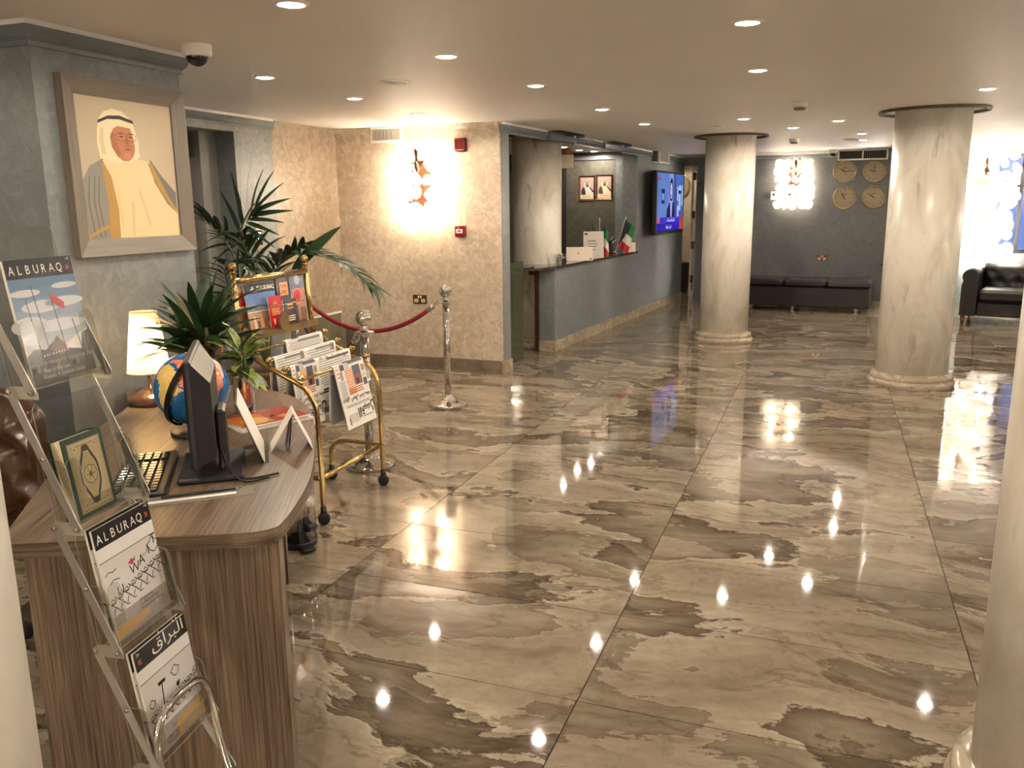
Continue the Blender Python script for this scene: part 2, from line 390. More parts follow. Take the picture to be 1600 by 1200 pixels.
    def build(self, name, mats, parent=None, world=True, smooth=False):
        if not isinstance(mats, (list, tuple)): mats = [mats]
        vs = self.v
        if parent is not None and world:
            inv = WM[parent.name].inverted(); vs = [inv @ p for p in vs]
        me = bpy.data.meshes.new(name); me.from_pydata([tuple(p) for p in vs], [], [f[0] for f in self.f])
        for m in mats: me.materials.append(MATS[m])
        me.polygons.foreach_set('material_index', [f[1] for f in self.f])
        me.polygons.foreach_set('use_smooth', [bool(f[3]) for f in self.f])
        if any(m in ('print', 'print_gloss', 'screen', 'globe_print', 'oil_paint') for m in mats):
            ca = me.color_attributes.new('Col', 'FLOAT_COLOR', 'CORNER'); buf = []
            for f in self.f: buf.extend((*f[2][:3], 1.0) * len(f[0]))
            ca.data.foreach_set('color', buf)
        me.update()
        o = bpy.data.objects.new(name, me); COL.objects.link(o)
        if parent is not None: o.parent = parent; WM[o.name] = WM[parent.name].copy()
        else: WM[o.name] = Matrix.Identity(4)
        return o
WM = {}
_G = {}
def glyphs(s, bold=0.0):
    key = (s, bold)
    if key in _G: return _G[key]
    c = bpy.data.curves.new('t', 'FONT'); c.body = s; c.size = 1; c.resolution_u = 2; c.offset = bold
    o = bpy.data.objects.new('t', c); COL.objects.link(o)
    dg = bpy.context.evaluated_depsgraph_get(); me = bpy.data.meshes.new_from_object(o.evaluated_get(dg))
    vs = [(v.co.x, v.co.y) for v in me.vertices]; fs = [tuple(p.vertices) for p in me.polygons]
    bpy.data.objects.remove(o); bpy.data.curves.remove(c); bpy.data.meshes.remove(me)
    xs = [v[0] for v in vs] or [0]; ys = [v[1] for v in vs] or [0]
    _G[key] = (vs, fs, min(xs), max(xs), max(ys)); return _G[key]

def thing(name, label, cat, loc=(0, 0, 0), rz=0.0, group=None):
    o = bpy.data.objects.new(name, None); COL.objects.link(o); o.empty_display_size = 0.1
    o.location = loc; o.rotation_euler = (0, 0, rz); o['label'] = label; o['category'] = cat
    if group: o['group'] = group
    WM[o.name] = Matrix.Translation(loc) @ Matrix.Rotation(rz, 4, 'Z'); return o
def tag(o, label, cat, group=None):
    o['label'] = label; o['category'] = cat
    if group: o['group'] = group
    return o
def struct(name, mb, mats, parent=None, label=None):
    o = mb.build(name, mats, parent)
    if parent is None: o['kind'] = 'structure'
    if label: o['label'] = label
    return o
def frame(o, x, y, z=None):
    x = Vector(x).normalized(); y = Vector(y); y = (y - x * y.dot(x)).normalized(); z = x.cross(y)
    return Matrix(((x.x, y.x, z.x, o[0]), (x.y, y.y, z.y, o[1]), (x.z, y.z, z.z, o[2]), (0, 0, 0, 1)))
def T(x, y, z, rz=0.0): return Matrix.Translation((x, y, z)) @ Matrix.Rotation(rz, 4, 'Z')
def bez(p0, p1, p2, p3, n=10):
    p0, p1, p2, p3 = map(Vector, (p0, p1, p2, p3)); out = []
    for i in range(n + 1):
        t = i / n; out.append(p0 * (1 - t) ** 3 + p1 * 3 * t * (1 - t) ** 2 + p2 * 3 * t * t * (1 - t) + p3 * t ** 3)
    return out
def catmull(pts, n=6):
    pts = [Vector(p) for p in pts]; out = []
    for i in range(len(pts) - 1):
        a, b, c, d = pts[max(i - 1, 0)], pts[i], pts[i + 1], pts[min(i + 2, len(pts) - 1)]
        for k in range(n):
            t = k / n
            out.append(0.5 * ((2 * b) + (c - a) * t + (2 * a - 5 * b + 4 * c - d) * t * t + (3 * b - a - 3 * c + d) * t ** 3))
    out.append(pts[-1]); return out
def smooth_prof(pts, n=4): return [(p.x, p.y) for p in catmull([(a, b, 0) for a, b in pts], n)]

# ================================================================== THE SETTING
def R(y): return -2.79 + 0.075 * (y - 7.16)          # reception wall line, slightly skew to the tiles
RD = Vector((0.075, 1, 0)).normalized(); RN = Vector((RD.y, -RD.x, 0))
RA = math.atan2(RD.y, RD.x)

fl = struct('floor', MB().box((-6.2, -3.2, -0.12), (4.4, 16.6, -0.004)), 'grout')
tile_me = None
for i in range(-3, 5):
    for j in range(-6, 24):
        x = -1.8604 + 1.2 * i; y = 2.3201 + 0.6 * j
        if not (-5.6 < x < 4.0 and -1.4 < y < 15.6): continue
        # skip tiles the photograph cannot see: far behind the view direction
        hd = math.atan2(x + 0.6, max(y + 0.3, 0.01))
        if y > 0 and (hd < -1.35 or hd > 0.75) and abs(x + 0.6) > 1.6: continue
        if tile_me is None:
            t = MB().box((0.002, 0.002, -0.01), (1.198, 0.598, 0.0)).build('tile', 'floor_marble', fl, world=False); tile_me = t.data
        else:
            t = bpy.data.objects.new('tile', tile_me); COL.objects.link(t); t.parent = fl
        t.location = (x, y, 0)

struct('ceiling', MB().box((-6.2, -3.2, HC), (4.4, 16.6, HC + 0.15)), 'ceiling_paint')

# left: pier with the portrait, lift wall, stair wall, beige wall
struct('wall_pier', MB().box((-6.2, 2.59, -0.05), (-2.95, 3.405, HC + 0.05)), 'plaster_grey')
m = MB(); m.box((-4.9, 3.405, -0.05), (-4.42, 4.62, HC + 0.05)); m.box((-4.9, 4.62, 2.125), (-4.42, 5.66, HC + 0.05)); m.box((-4.9, 5.66, -0.05), (-4.42, 6.15, HC + 0.05))
struct('wall_lift', m, 'plaster_grey')
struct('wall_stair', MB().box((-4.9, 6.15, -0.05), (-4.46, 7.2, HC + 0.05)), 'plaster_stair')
m = MB(); m.box((-4.9, 7.2, -0.05), (-2.79, 7.235, HC + 0.05)); struct('wall_beige', m, 'plaster_beige')
# lift door with steel architrave
d = struct('door_1', MB().box((-4.82, 4.62, 0), (-4.72, 4.72, 2.1)).box((-4.82, 5.40, 0), (-4.70, 5.47, 2.1)).box((-4.82, 4.62, 1.93), (-4.70, 5.47, 2.125)), 'steel')
d['label'] = 'brushed steel lift door deep in its recess'; d['category'] = 'door'
MB().box((-4.80, 4.72, 0), (-4.765, 5.20, 1.93)).build('door_panel', 'lift_steel', d)
MB().box((-4.80, 5.208, 0), (-4.765, 5.40, 1.93)).build('door_panel', 'lift_steel', d)
MB().box((-4.72, 5.47, 0), (-4.60, 5.66, 2.125)).build('side_lining', 'steel', d)
MB().box((-4.70, 4.72, 1.985), (-4.694, 5.36, 2.0)).build('indicator_strip', 'chrome', d)

def cornice(name, path, nrm_pts, m='cornice_grey', z0=2.165, z1=2.238, bead=True, proj=0.035):
    """stepped cornice along a plan polyline; nrm_pts = outward offsets per vertex"""
    mb = MB()
    prof = [(0.0, z0), (proj * 0.35, z0), (proj * 0.4, z0 + 0.018), (proj * 0.75, z0 + 0.03), (proj, z0 + 0.045), (proj, z1), (0, z1)]
    vs = []; n = len(prof)
    for p, q in zip(path, nrm_pts):
        for d_, z in prof: vs.append((p[0] + q[0] * d_, p[1] + q[1] * d_, z))
    fs = []
    for i in range(len(path) - 1):
        for k in range(n): fs.append((i * n + k, i * n + (k + 1) % n, (i + 1) * n + (k + 1) % n, (i + 1) * n + k))
    fs.append(tuple(range(n - 1, -1, -1))); fs.append(tuple((len(path) - 1) * n + k for k in range(n)))
    mb.add(vs, fs)
    o = struct(name, mb, m)
    if bead:
        b = MB(); vs = []; fs = []
        for p, q in zip(path, nrm_pts):
            for d_, z in ((0, z1), (proj * 0.7, z1), (proj * 0.7, HC), (0, HC)): vs.append((p[0] + q[0] * d_, p[1] + q[1] * d_, z))
        for i in range(len(path) - 1):
            for k in range(4): fs.append((i * 4 + k, i * 4 + (k + 1) % 4, (i + 1) * 4 + (k + 1) % 4, (i + 1) * 4 + k))
        fs += [(3, 2, 1, 0), tuple((len(path) - 1) * 4 + k for k in range(4))]
        b.add(vs, fs).build('bead', 'white_paint', o)
    return o
cornice('trim_1', [(-6.1, 2.59), (-2.95, 2.59), (-2.95, 3.405), (-4.42, 3.405)], [(0, -1), (1, -1), (1, 1), (0, 1)])
cornice('trim_2', [(-4.42, 3.41), (-4.42, 6.15)], [(1, 0), (1, 0)])
cornice('trim_3', [(-4.46, 7.2), (-4.08, 7.2)], [(0, -1), (0, -1)], 'plaster_beige', bead=False, z0=2.175, z1=HC, proj=0.02)
cornice('trim_4', [(-3.2, 7.2), (-2.79, 7.2)], [(0, -1), (0, -1)], 'plaster_beige', bead=False, z0=2.195, z1=HC, proj=0.03)

# reception wall: jamb, header over the opening, main length; half-height counter is a thing below
def Rpoly(y0, y1, t): return [(R(y0), y0), (R(y0) - t, y0), (R(y1) - t, y1), (R(y1), y1)][::-1]
m = MB(); m.prism(Rpoly(7.236, 7.39, 0.24), -0.05, HC + 0.05); m.prism(Rpoly(7.39, 11.45, 0.2), 2.21, HC + 0.05); m.prism(Rpoly(11.45, 14.1, 0.2), -0.05, HC + 0.05)
struct('wall_reception', m, 'plaster_grey')
cornice('trim_5', [(R(7.205), 7.205), (R(8.25), 8.25)], [(1, 0), (1, 0)])
cornice('trim_6', [(R(9.02), 9.02), (R(9.95), 9.95)], [(1, 0), (1, 0)])
cornice('trim_7', [(R(10.72), 10.72), (R(12.1), 12.1)], [(1, 0), (1, 0)])
cornice('trim_8', [(R(12.72), 12.72), (R(14.1), 14.1)], [(1, 0), (1, 0)])
# reception room behind
struct('wall_reception_back', MB().box((-5.2, 12.0, -0.05), (-2.55, 12.15, HC + 0.05)), 'plaster_dark')
struct('wall_reception_side', MB().box((-4.95, 7.235, -0.05), (-4.8, 12.0, HC + 0.05)), 'plaster_dark')
struct('trim_9', MB().box((-4.8, 11.965, 2.155), (-2.6, 12.0, 2.215)), 'cornice_grey')
struct('wall_reception_pier', MB().box((-2.86, 11.86, -0.05), (-2.6, 12.0, 2.155)), 'plaster_grey')
struct('wall_reception_panel', MB().box((-4.05, 11.93, 0.0), (-3.62, 12.0, 2.155)), 'vent_dark')

# passage beyond the reception wall
struct('wall_passage', MB().box((-2.09, 14.3, -0.05), (-1.45, 14.46, HC + 0.05)).box((-2.45, 14.3, 2.14), (-2.09, 14.46, HC + 0.05)), 'plaster_grey')
struct('wall_passage_side', MB().box((-1.6, 13.35, -0.05), (-1.45, 14.3, HC + 0.05)), 'plaster_grey')
struct('wall_passage_back', MB().box((-3.6, 16.3, -0.05), (-1.0, 16.4, HC + 0.05)).box((-3.6, 12.15, -0.05), (-3.5, 16.3, HC + 0.05)).box((-1.0, 14.46, -0.05), (-0.9, 16.4, HC + 0.05)), 'plaster_cream')
d2 = struct('door_2', MB().box((-2.195, 14.44, 0), (-2.165, 14.5, 2.12)).box((-2.12, 14.44, 0), (-2.095, 14.5, 2.12)).box((-2.165, 14.44, 0), (-2.12, 14.5, 0.1)).box((-2.165, 14.44, 2.06), (-2.12, 14.5, 2.12)), 'white_paint')
d2['label'] = 'narrow cream framed glass door in the passage beyond the screen'; d2['category'] = 'door'
MB().box((-2.165, 14.46, 0.1), (-2.12, 14.47, 2.06)).build('pane', 'pane_glass', d2)
for z in (1.98, 1.36, 0.86, 0.30):
    MB().box((-2.178, 14.425, z - 0.07), (-2.125, 14.44, z + 0.05), 0.006).build('hinge', 'bronze', d2)

# back wall with the clocks, right-hand side with the window behind the crystal lamp
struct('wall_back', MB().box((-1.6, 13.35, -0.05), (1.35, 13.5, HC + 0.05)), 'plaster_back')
struct('trim_10', MB().box((-1.5, 13.29, 2.17), (1.3, 13.35, 2.215)), 'cornice_grey')
struct('trim_11', MB().box((-1.5, 13.24, 2.215), (0.02, 13.35, HC)), 'white_paint')
struct('wall_right_return', MB().box((1.2, 12.72, -0.05), (1.35, 13.35, HC + 0.05)), 'plaster_grey')
m = MB(); m.box((1.35, 12.72, -0.05), (4.4, 12.86, 0.85)); m.box((1.35, 12.72, 2.12), (4.4, 12.86, HC + 0.05)); m.box((1.35, 12.72, 0.85), (1.95, 12.86, 2.12)); m.box((3.3, 12.72, 0.85), (4.4, 12.86, 2.12))
struct('wall_right_back', m, 'plaster_grey')
wn = struct('window_1', MB().box((1.95, 12.76, 0.85), (2.0, 12.82, 2.12)).box((3.25, 12.76, 0.85), (3.3, 12.82, 2.12)).box((2.0, 12.76, 0.85), (3.25, 12.82, 0.9)).box((2.0, 12.76, 2.07), (3.25, 12.82, 2.12)).box((2.26, 12.76, 0.9), (2.30, 12.82, 2.07)).box((2.0, 12.76, 1.70), (3.25, 12.82, 1.73)), 'black_plastic')
for x0, x1 in ((2.0, 2.26), (2.30, 3.25)):
    for z0, z1 in ((0.9, 1.70), (1.73, 2.07)):
        MB().box((x0, 12.785, z0), (x1, 12.791, z1)).build('pane', 'pane_glass', wn)
struct('wall_right', MB().box((4.25, -3.2, -0.05), (4.4, 12.72, HC + 0.05)), 'plaster_grey')
struct('wall_front', MB().box((-6.2, -3.2, -0.05), (4.4, -3.05, HC + 0.05)), 'plaster_beige')
struct('wall_left', MB().box((-6.2, -3.05, -0.05), (-6.05, 2.59, HC + 0.05)), 'plaster_grey')

# skirting: marble pieces one by one
def skirting(name, x0, y0, ang, length, step, h=0.115, th=0.018, m='skirting_marble', label=None):
    root = bpy.data.objects.new(name, None); COL.objects.link(root); root['kind'] = 'structure'; WM[name] = Matrix.Identity(4)
    WM[root.name] = Matrix.Identity(4)
    n = max(1, round(length / step)); s = length / n
    for k in range(n):
        b = MB(); b.M = T(x0, y0, 0, ang); b.box((k * s + 0.001, -th, 0), ((k + 1) * s - 0.001, 0, h + (0.0015 if k % 2 else 0)))
        b.build('tile', m, root)
skirting('baseboard_beige', -4.46, 7.2, 0, 1.67, 0.33, 0.12, m='skirting_dark')
skirting('baseboard_reception', R(7.22), 7.22, RA, 0.17, 0.2)
skirting('baseboard_counter_end', R(8.5) - 0.185, 8.5, 0, 0.2, 0.2)
skirting('baseboard_counter', R(8.5), 8.5, RA, 5.6, 0.56)
skirting('baseboard_pier', -2.95, 2.59, pi / 2, 0.82, 0.41)
skirting('baseboard_left', -6.0, 2.59, 0, 3.05, 0.6)
skirting('baseboard_back', -1.5, 13.35, 0, 2.7, 0.6)
# stepped marble stringer of the stair on the stair wall
m = struct('trim_12', MB().box((-4.46, 7.11, 0), (-4.44, 7.2, 0.37)), 'stair_stone')
MB().box((-4.46, 6.3, 0), (-4.44, 7.11, 0.53)).build('panel', 'stair_stone', m)
MB().box((-4.46, 6.3, 0.53), (-4.436, 7.115, 0.545)).build('edge_strip', 'white_paint', m)
MB().box((-4.46, 7.18, 0.37), (-4.24, 7.199, 0.385)).box((-4.46, 7.18, 0.12), (-4.25, 7.2, 0.37)).build('panel', 'stair_stone', m)

# columns
def column(x, y, r, label, base=True):
    root = bpy.data.objects.new('column', None); COL.objects.link(root); root.location = (x, y, 0)
    root['kind'] = 'structure'; root['label'] = label; root['category'] = 'column'; WM[root.name] = Matrix.Translation((x, y, 0))
    MB().lathe([(r, 0.0), (r, HC)], 48).build('shaft', 'column_marble', root, world=False)
    MB().lathe(smooth_prof([(r + 0.055, 0.0), (r + 0.06, 0.03), (r + 0.042, 0.055), (r + 0.045, 0.065), (r + 0.04, 0.09), (r + 0.012, 0.105), (r, 0.11)], 3), 48, caps=False).build('base_ring', 'skirting_marble', root, world=False)
    k = r + 0.125
    MB().lathe([(k - 0.02, HC), (k - 0.02, HC - 0.022), (k, HC - 0.024), (k + 0.004, HC - 0.012), (k, HC)], 48, caps=False).build('collar', 'collar_bronze', root, world=False)
    return root
column(-1.082, 9.82, 0.27, 'farthest marble column, standing before the long black bench')
column(0.7255, 7.887, 0.2875, 'wide marble column with grey smudges beside the black sofa')
column(0.712, 2.242, 0.28, 'nearest marble column cut by the right edge of the picture')
column(-1.10, 0.48, 0.28, 'marble column beside the desk, just a sliver at the lower left')
column(-3.03, 8.93, 0.27, 'marble column inside the reception, behind the glass gate')

# ================================================================== CEILING FITTINGS
def area(name, parent, loc, energy, size, col=WARM, spread=None):
    l = bpy.data.lights.new(name, 'SPOT'); l.energy = energy; l.color = col; l.spot_size = radians(172); l.spot_blend = 0.22; l.shadow_soft_size = size
    o = bpy.data.objects.new(name, l); COL.objects.link(o); o.parent = parent; o.location = loc; return o
DL = [(-0.37, 3.765), (-0.434, 5.098), (-1.819, 3.987), (-1.754, 5.156), (-1.871, 2.773), (-1.71, 6.619), (-1.662, 7.982),
      (-3.031, 4.192), (-3.07, 5.226), (-3.144, 6.323), (-0.41, 9.068), (-0.773, 7.91), (0.004, 8.492), (0.253, 10.182), (0.299, 11.23),
      (0.911, 6.564), (-3.24, 10.622), (-3.243, 11.341), (-3.139, 11.716),
      (-0.35, 2.3), (-1.9, 1.35), (-0.3, 0.7), (1.9, 4.6), (-0.3, -1.0), (-2.1, -0.4), (-4.3, 1.3)]  # this row is out of view, added to light the foreground
DLL = ['downlight nearest the camera above the open floor, largest in view', 'second downlight above the open floor, behind the nearest one', 'downlight left of the round ceiling speaker in front of the beige wall',
       'downlight above the corner of the beige wall and reception', 'downlight cut by the top edge of the picture', 'downlight above the reception opening', 'downlight beyond the reception opening, near the far column',
       'downlight in front of the lift, beside the dome camera', 'middle downlight of the row leading to the beige wall', 'downlight right above the crystal lamp on the beige wall', 'downlight between the two marble columns, right of far column', 'downlight just above the far column',
       'downlight left of the collar of the wide column', 'downlight close to the ceiling vent, upper of two', 'farthest downlight before the clocks', 'downlight right of the wide column collar',
       'largest of three downlights inside the reception', 'middle one of three downlights inside the reception', 'farthest of three downlights inside the reception']
DLX = ['downlight between the nearest marble column and the desk, above the picture', 'downlight above the brochure stand, beyond the top edge', 'downlight above the camera position', 'downlight right of the column line, beyond the right edge', 'downlight behind the camera in the column aisle', 'downlight behind the camera on the desk side', 'downlight above the left end of the room behind the armchair']
for i, (x, y) in enumerate(DL):
    lab = DLL[i] if i < len(DLL) else DLX[i - len(DLL)]
    t = thing('downlight', lab, 'ceiling light', (x, y, HC), 0, 'recessed ceiling downlights')
    if i == 0:
        a = MB().lathe([(0.046, 0.0), (0.046, -0.004), (0.052, -0.008), (0.062, -0.004), (0.064, 0.0)], 28, caps=False).build('trim_ring', 'white_plastic', t, world=False)
        b = MB().lathe([(0.0465, -0.003), (0.03, -0.010), (0.0001, -0.012)], 28).build('lens', 'lamp_glow', t, world=False); dl_me = (a.data, b.data)
    else:
        for nm, me in zip(('trim_ring', 'lens'), dl_me):
            c = bpy.data.objects.new(nm, me); COL.objects.link(c); c.parent = t
    area('downlight_lamp', t, (0, 0, -0.017), DOWN_W * (0.6 if 16 <= i <= 18 else 1), 0.005)
# passage light
t = thing('downlight', 'downlight in the passage behind the glass door', 'ceiling light', (-2.55, 15.4, HC), 0)
for nm, me in zip(('trim_ring', 'lens'), dl_me):
    c = bpy.data.objects.new(nm, me); COL.objects.link(c); c.parent = t
area('downlight_lamp', t, (0, 0, -0.017), DOWN_W * 1.4, 0.005)

t = thing('dome_camera', 'white security dome camera at the corner of the portrait wall', 'camera', (-2.72, 3.27, HC))
MB().lathe(smooth_prof([(0.066, 0), (0.066, -0.03), (0.062, -0.048), (0.05, -0.052)], 3), 28).build('housing', 'white_plastic', t, world=False)
MB().lathe([(0.048, -0.05)] + [(0.048 * cos(a), -0.052 - 0.042 * sin(a)) for a in [k * pi / 16 for k in range(8)]] + [(0.0001, -0.094)], 24).build('dome', 'black_gloss', t, world=False)
t = thing('dome_camera', 'small security dome camera beside the vent above the clocks', 'camera', (-0.04, 13.1, HC))
MB().lathe(smooth_prof([(0.07, 0), (0.07, -0.03), (0.06, -0.05), (0.05, -0.055)], 2), 20).build('housing', 'white_plastic', t, world=False)
MB().lathe([(0.045, -0.05), (0.042, -0.075), (0.025, -0.092), (0.0001, -0.096)], 20).build('dome', 'black_gloss', t, world=False)
def smoke(x, y, lab):
    t = thing('smoke_detector', lab, 'smoke detector', (x, y, HC), 0, 'ceiling smoke detectors')
    MB().lathe(smooth_prof([(0.055, 0), (0.056, -0.02), (0.05, -0.032), (0.044, -0.036)], 3), 24).build('base', 'white_plastic', t, world=False)
    MB().lathe(smooth_prof([(0.044, -0.034), (0.042, -0.05), (0.03, -0.056), (0.0001, -0.058)], 3), 24).build('sensor', 'grey_plastic', t, world=False)
smoke(-0.271, 6.855, 'larger smoke detector on the ceiling left of the wide column')
smoke(-0.463, 10.703, 'small far smoke detector on the ceiling near the back wall')
def disc_fit(name, x, y, lab, cat, r=0.07):
    t = thing(name, lab, cat, (x, y, HC))
    MB().lathe(smooth_prof([(r, 0), (r * 0.98, -0.006), (r * 0.8, -0.008), (r * 0.66, -0.003)], 3), 32, caps=False).build('rim', 'white_plastic', t, world=False)
    MB().lathe([(r * 0.68, -0.002), (r * 0.3, -0.004), (r * 0.28, -0.009), (0.0001, -0.011)], 32).build('grille', 'cream_plastic', t, world=False)
disc_fit('ceiling_speaker', -2.465, 4.675, 'round white ceiling speaker between the downlights', 'speaker', 0.095)
disc_fit('ceiling_vent', -1.075, 8.497, 'flat round ceiling vent in front of the far column', 'vent', 0.07)
disc_fit('ceiling_vent', 0.163, 11.0, 'flat round ceiling vent near the far smoke detector', 'vent', 0.09)

def wall_vent(name, M, w_, h_, n, lab, mul=False, d=0.03, back='vent_dark'):
    t = thing(name, lab, 'vent', M.translation)
    b = MB(); b.M = M; f = 0.022
    b.box((-w_ / 2, -h_ / 2, 0), (w_ / 2, -h_ / 2 + f, d), 0.003).box((-w_ / 2, h_ / 2 - f, 0), (w_ / 2, h_ / 2, d), 0.003).box((-w_ / 2, -h_ / 2 + f, 0), (-w_ / 2 + f, h_ / 2 - f, d), 0.003).box((w_ / 2 - f, -h_ / 2 + f, 0), (w_ / 2, h_ / 2 - f, d), 0.003)
    if mul: b.box((-f / 2, -h_ / 2 + f, 0), (f / 2, h_ / 2 - f, d), 0.003)
    b.build('frame', 'white_plastic', t)
    b = MB(); b.M = M; b.box((-w_ / 2 + f, -h_ / 2 + f, 0.001), (w_ / 2 - f, h_ / 2 - f, 0.006)); b.build('backing', back, t)
    for k in range(n):
        x = -w_ / 2 + f + (k + 0.5) * (w_ - 2 * f) / n
        b = MB(); b.M = M; b.box((x - 0.0028, -h_ / 2 + f, 0.006), (x + 0.0028, h_ / 2 - f, d * 0.9)); b.build('slat', 'white_plastic' if not mul else 'grey_plastic', t)
wall_vent('air_vent', frame((-3.9, 7.2, 2.19), (1, 0, 0), (0, 0, 1)), 0.33, 0.14, 15, 'slatted white air vent high on the beige wall above the crystal lamp')
wall_vent('air_vent', frame((0.36, 13.29, 2.185), (1, 0, 0), (0, 0, 1)), 0.66, 0.15, 24, 'wide dark air vent in white frame above the four clocks', True)
# three grille boxes let into the cornice of the reception wall
def cornice_box(y0, y1, lab, deep):
    t = thing('grille_box', lab, 'vent', (R((y0 + y1) / 2), (y0 + y1) / 2, 2.2), RA - pi / 2)
    L = (y1 - y0) / 2
    if deep:
        MB().box((-0.02, -L, -0.02), (0.05, L, 0.035), 0.004).build('front_strip', 'grey_blue_panel', t, world=False)
        MB().box((0.05, -L + 0.03, 0.054), (0.15, L - 0.02, 0.0592)).build('ceiling_slot', 'vent_dark', t, world=False)  # flat dark plate painted for the shade inside a ceiling notch
        MB().box((0.05, L - 0.02, 0.03), (0.15, L, 0.0592), 0.003).build('end_cheek', 'grey_blue_panel', t, world=False)
    else:
        MB().box((0, -L, -0.085), (0.10, L, 0.058), 0.004).build('body', 'grey_plastic', t, world=False)
        MB().box((0.0, -L - 0.01, -0.10), (0.115, L + 0.01, -0.082), 0.004).box((0.085, L - 0.008, -0.085), (0.115, L + 0.012, 0.055), 0.003).box((0.085, -L - 0.012, -0.085), (0.115, -L + 0.008, 0.055), 0.003).build('white_frame', 'white_plastic', t, world=False)
cornice_box(8.27, 9.0, 'grey grille let into the cornice above the reception, nearer one', True)
cornice_box(9.97, 10.7, 'grey grille let into the cornice above the reception, farther one', True)
cornice_box(12.15, 12.68, 'grey box grille with white frame above the screen', False)
# hanging sign box
t = thing('hanging_sign', 'plain cream sign box hanging below the reception ceiling', 'sign', (-2.83, 9.15, 1.935), radians(8))
MB().box((-0.145, -0.02, -0.005), (0.145, 0.02, 0.14), 0.006).build('box', 'cream_plastic', t, world=False)
MB().box((-0.125, -0.008, 0.14), (0.125, 0.008, 0.20), 0.004).build('bracket', 'bronze', t, world=False)
for x in (-0.13, 0.13): MB().tube([(x, 0, 0.14), (x, 0, 0.325)], 0.004, 8).build('rod', 'chrome', t, world=False)

# ================================================================== RECEPTION
rc = thing('reception_counter', 'blue grey reception counter with dark polished stone top', 'counter', (R(10) - 0.1, 10.0, 0))
b = MB(); b.prism(Rpoly(8.5, 11.45, 0.185), 0, 0.885); b.build('body', 'plaster_grey', rc)
b = MB()
tp = [(R(11.45) + 0.03, 11.447), (R(8.5) + 0.035, 8.5)] + [(R(8.35) - 0.0 - 0.02 * k * k, 8.35 - 0.12 * k) for k in range(0, 4)] + [(R(8.0) - 0.30, 8.05), (R(8.4) - 0.36, 8.45), (R(11.45) - 0.55, 11.447)]
b.prism(tp, 0.887, 0.912); b.build('countertop', 'dark_stone', rc)
MB().box((R(8.48) - 0.2, 8.44, 0), (R(8.48) - 0.165, 8.49, 0.885)).build('end_post', 'bronze', rc)
b = MB(); b.box((R(8.3) - 0.24, 8.40, 0.82), (R(8.3) - 0.19, 8.46, 0.88), 0.004); b.build('gate_lock', 'bronze', rc)
g = thing('glass_gate', 'low greenish glass gate between the beige wall and the reception counter', 'gate', (R(7.8) - 0.1, 7.9, 0))
b = MB(); b.prism([(R(7.4) - 0.09, 7.4), (R(7.4) - 0.10, 7.4), (R(8.0) - 0.14, 7.985), (R(8.0) - 0.13, 7.985)][::-1], 0.012, 0.995); b.build('glass_panel', 'gate_glass', g)
for z in (0.18, 0.85): MB().box((R(7.4) - 0.115, 7.385, z - 0.05), (R(7.4) - 0.075, 7.46, z + 0.05), 0.004).build('hinge', 'chrome', g)
MB().prism([(R(8.2) - 0.11, 8.02), (R(8.2) - 0.155, 8.02), (R(8.2) - 0.165, 8.26), (R(8.2) - 0.12, 8.26)][::-1], 0.9125, 0.9245).build('end_plate', 'chrome', rc)

def flag(loc, rz, lean, lab, tilt):
    t = thing('desk_flag', lab, 'flag', loc, rz)
    MB().lathe(smooth_prof([(0.045, 0), (0.044, 0.012), (0.015, 0.02), (0.006, 0.03)], 2), 20).build('base', 'chrome', t, world=False)
    top = Vector((lean, 0, 0.46)); MB().tube([(0, 0, 0.02), top], 0.0045, 8).build('pole', 'white_plastic', t, world=False)
    for k, (z0, z1, c) in enumerate(((0.30, 0.44, (0, 110, 60)), (0.19, 0.30, (226, 222, 214)), (0.09, 0.19, (186, 30, 40)))):
        b = MB(); vs = []; fs = []
        for i in range(7):
            u = i / 6; drop = 0.16 * u ** 0.8 * tilt
            y = 0.03 * sin(u * 7 + k * .3); xx = 0.17 * u * (1 - 0.35 * tilt)
            for z in (z1, z0): f = z / 0.46; vs.append((lean * f + xx + 0.006, y, z - drop))
        for i in range(6): fs.append((2 * i, 2 * i + 1, 2 * i + 3, 2 * i + 2))
        n = len(vs); vs += [(x, y + 0.002, z) for x, y, z in vs]; fs += [tuple(n + q for q in f[::-1]) for f in fs]
        b.set(col=lin(c)).add(vs, fs, True); b.build('stripe', 'print', t, world=False)
    b = MB(); b.set(col=lin((20, 20, 22))); b.add([(lean * .95, -0.004, 0.435), (lean * .2, -0.004, 0.095), (lean * .4 + 0.06, 0.004, 0.20), (lean * .8 + 0.06, 0.004, 0.33)], [(0, 1, 2, 3)]); b.build('hoist', 'print', t, world=False)
ZT = 0.913
flag((-2.66, 10.3, ZT), radians(25), -0.02, 'upright desk flag of green white and red on the counter, nearer one', 1.0)
flag((-2.62, 10.92, ZT), radians(20), 0.13, 'leaning desk flag spread open on the counter, farther one', 0.75)
def leaf_mesh(L, W, droop, fold=0.25, n=6, shape=0.5, mat_i=0, curl=0.0):
    """blade along +X from the origin, width in Y, drooping in -Z; returns verts, faces"""
    vs = []; fs = []
    for i in range(n + 1):
        t = i / n; x = L * t * (1 - 0.18 * droop * t); z = L * (0.15 * t - droop * t * t * 0.75)
        wv = W * (sin(pi * min(1, t ** shape)) ** 0.8 if 0 < t < 1 else 0.02) * 0.5 + 0.0008
        y0 = curl * t * t * L
        vs += [(x, y0 - wv, z + wv * fold), (x, y0, z), (x, y0 + wv, z + wv * fold)]
        if i:
            a = 3 * (i - 1); fs += [(a, a + 1, a + 4, a + 3), (a + 1, a + 2, a + 5, a + 4)]
    return vs, fs
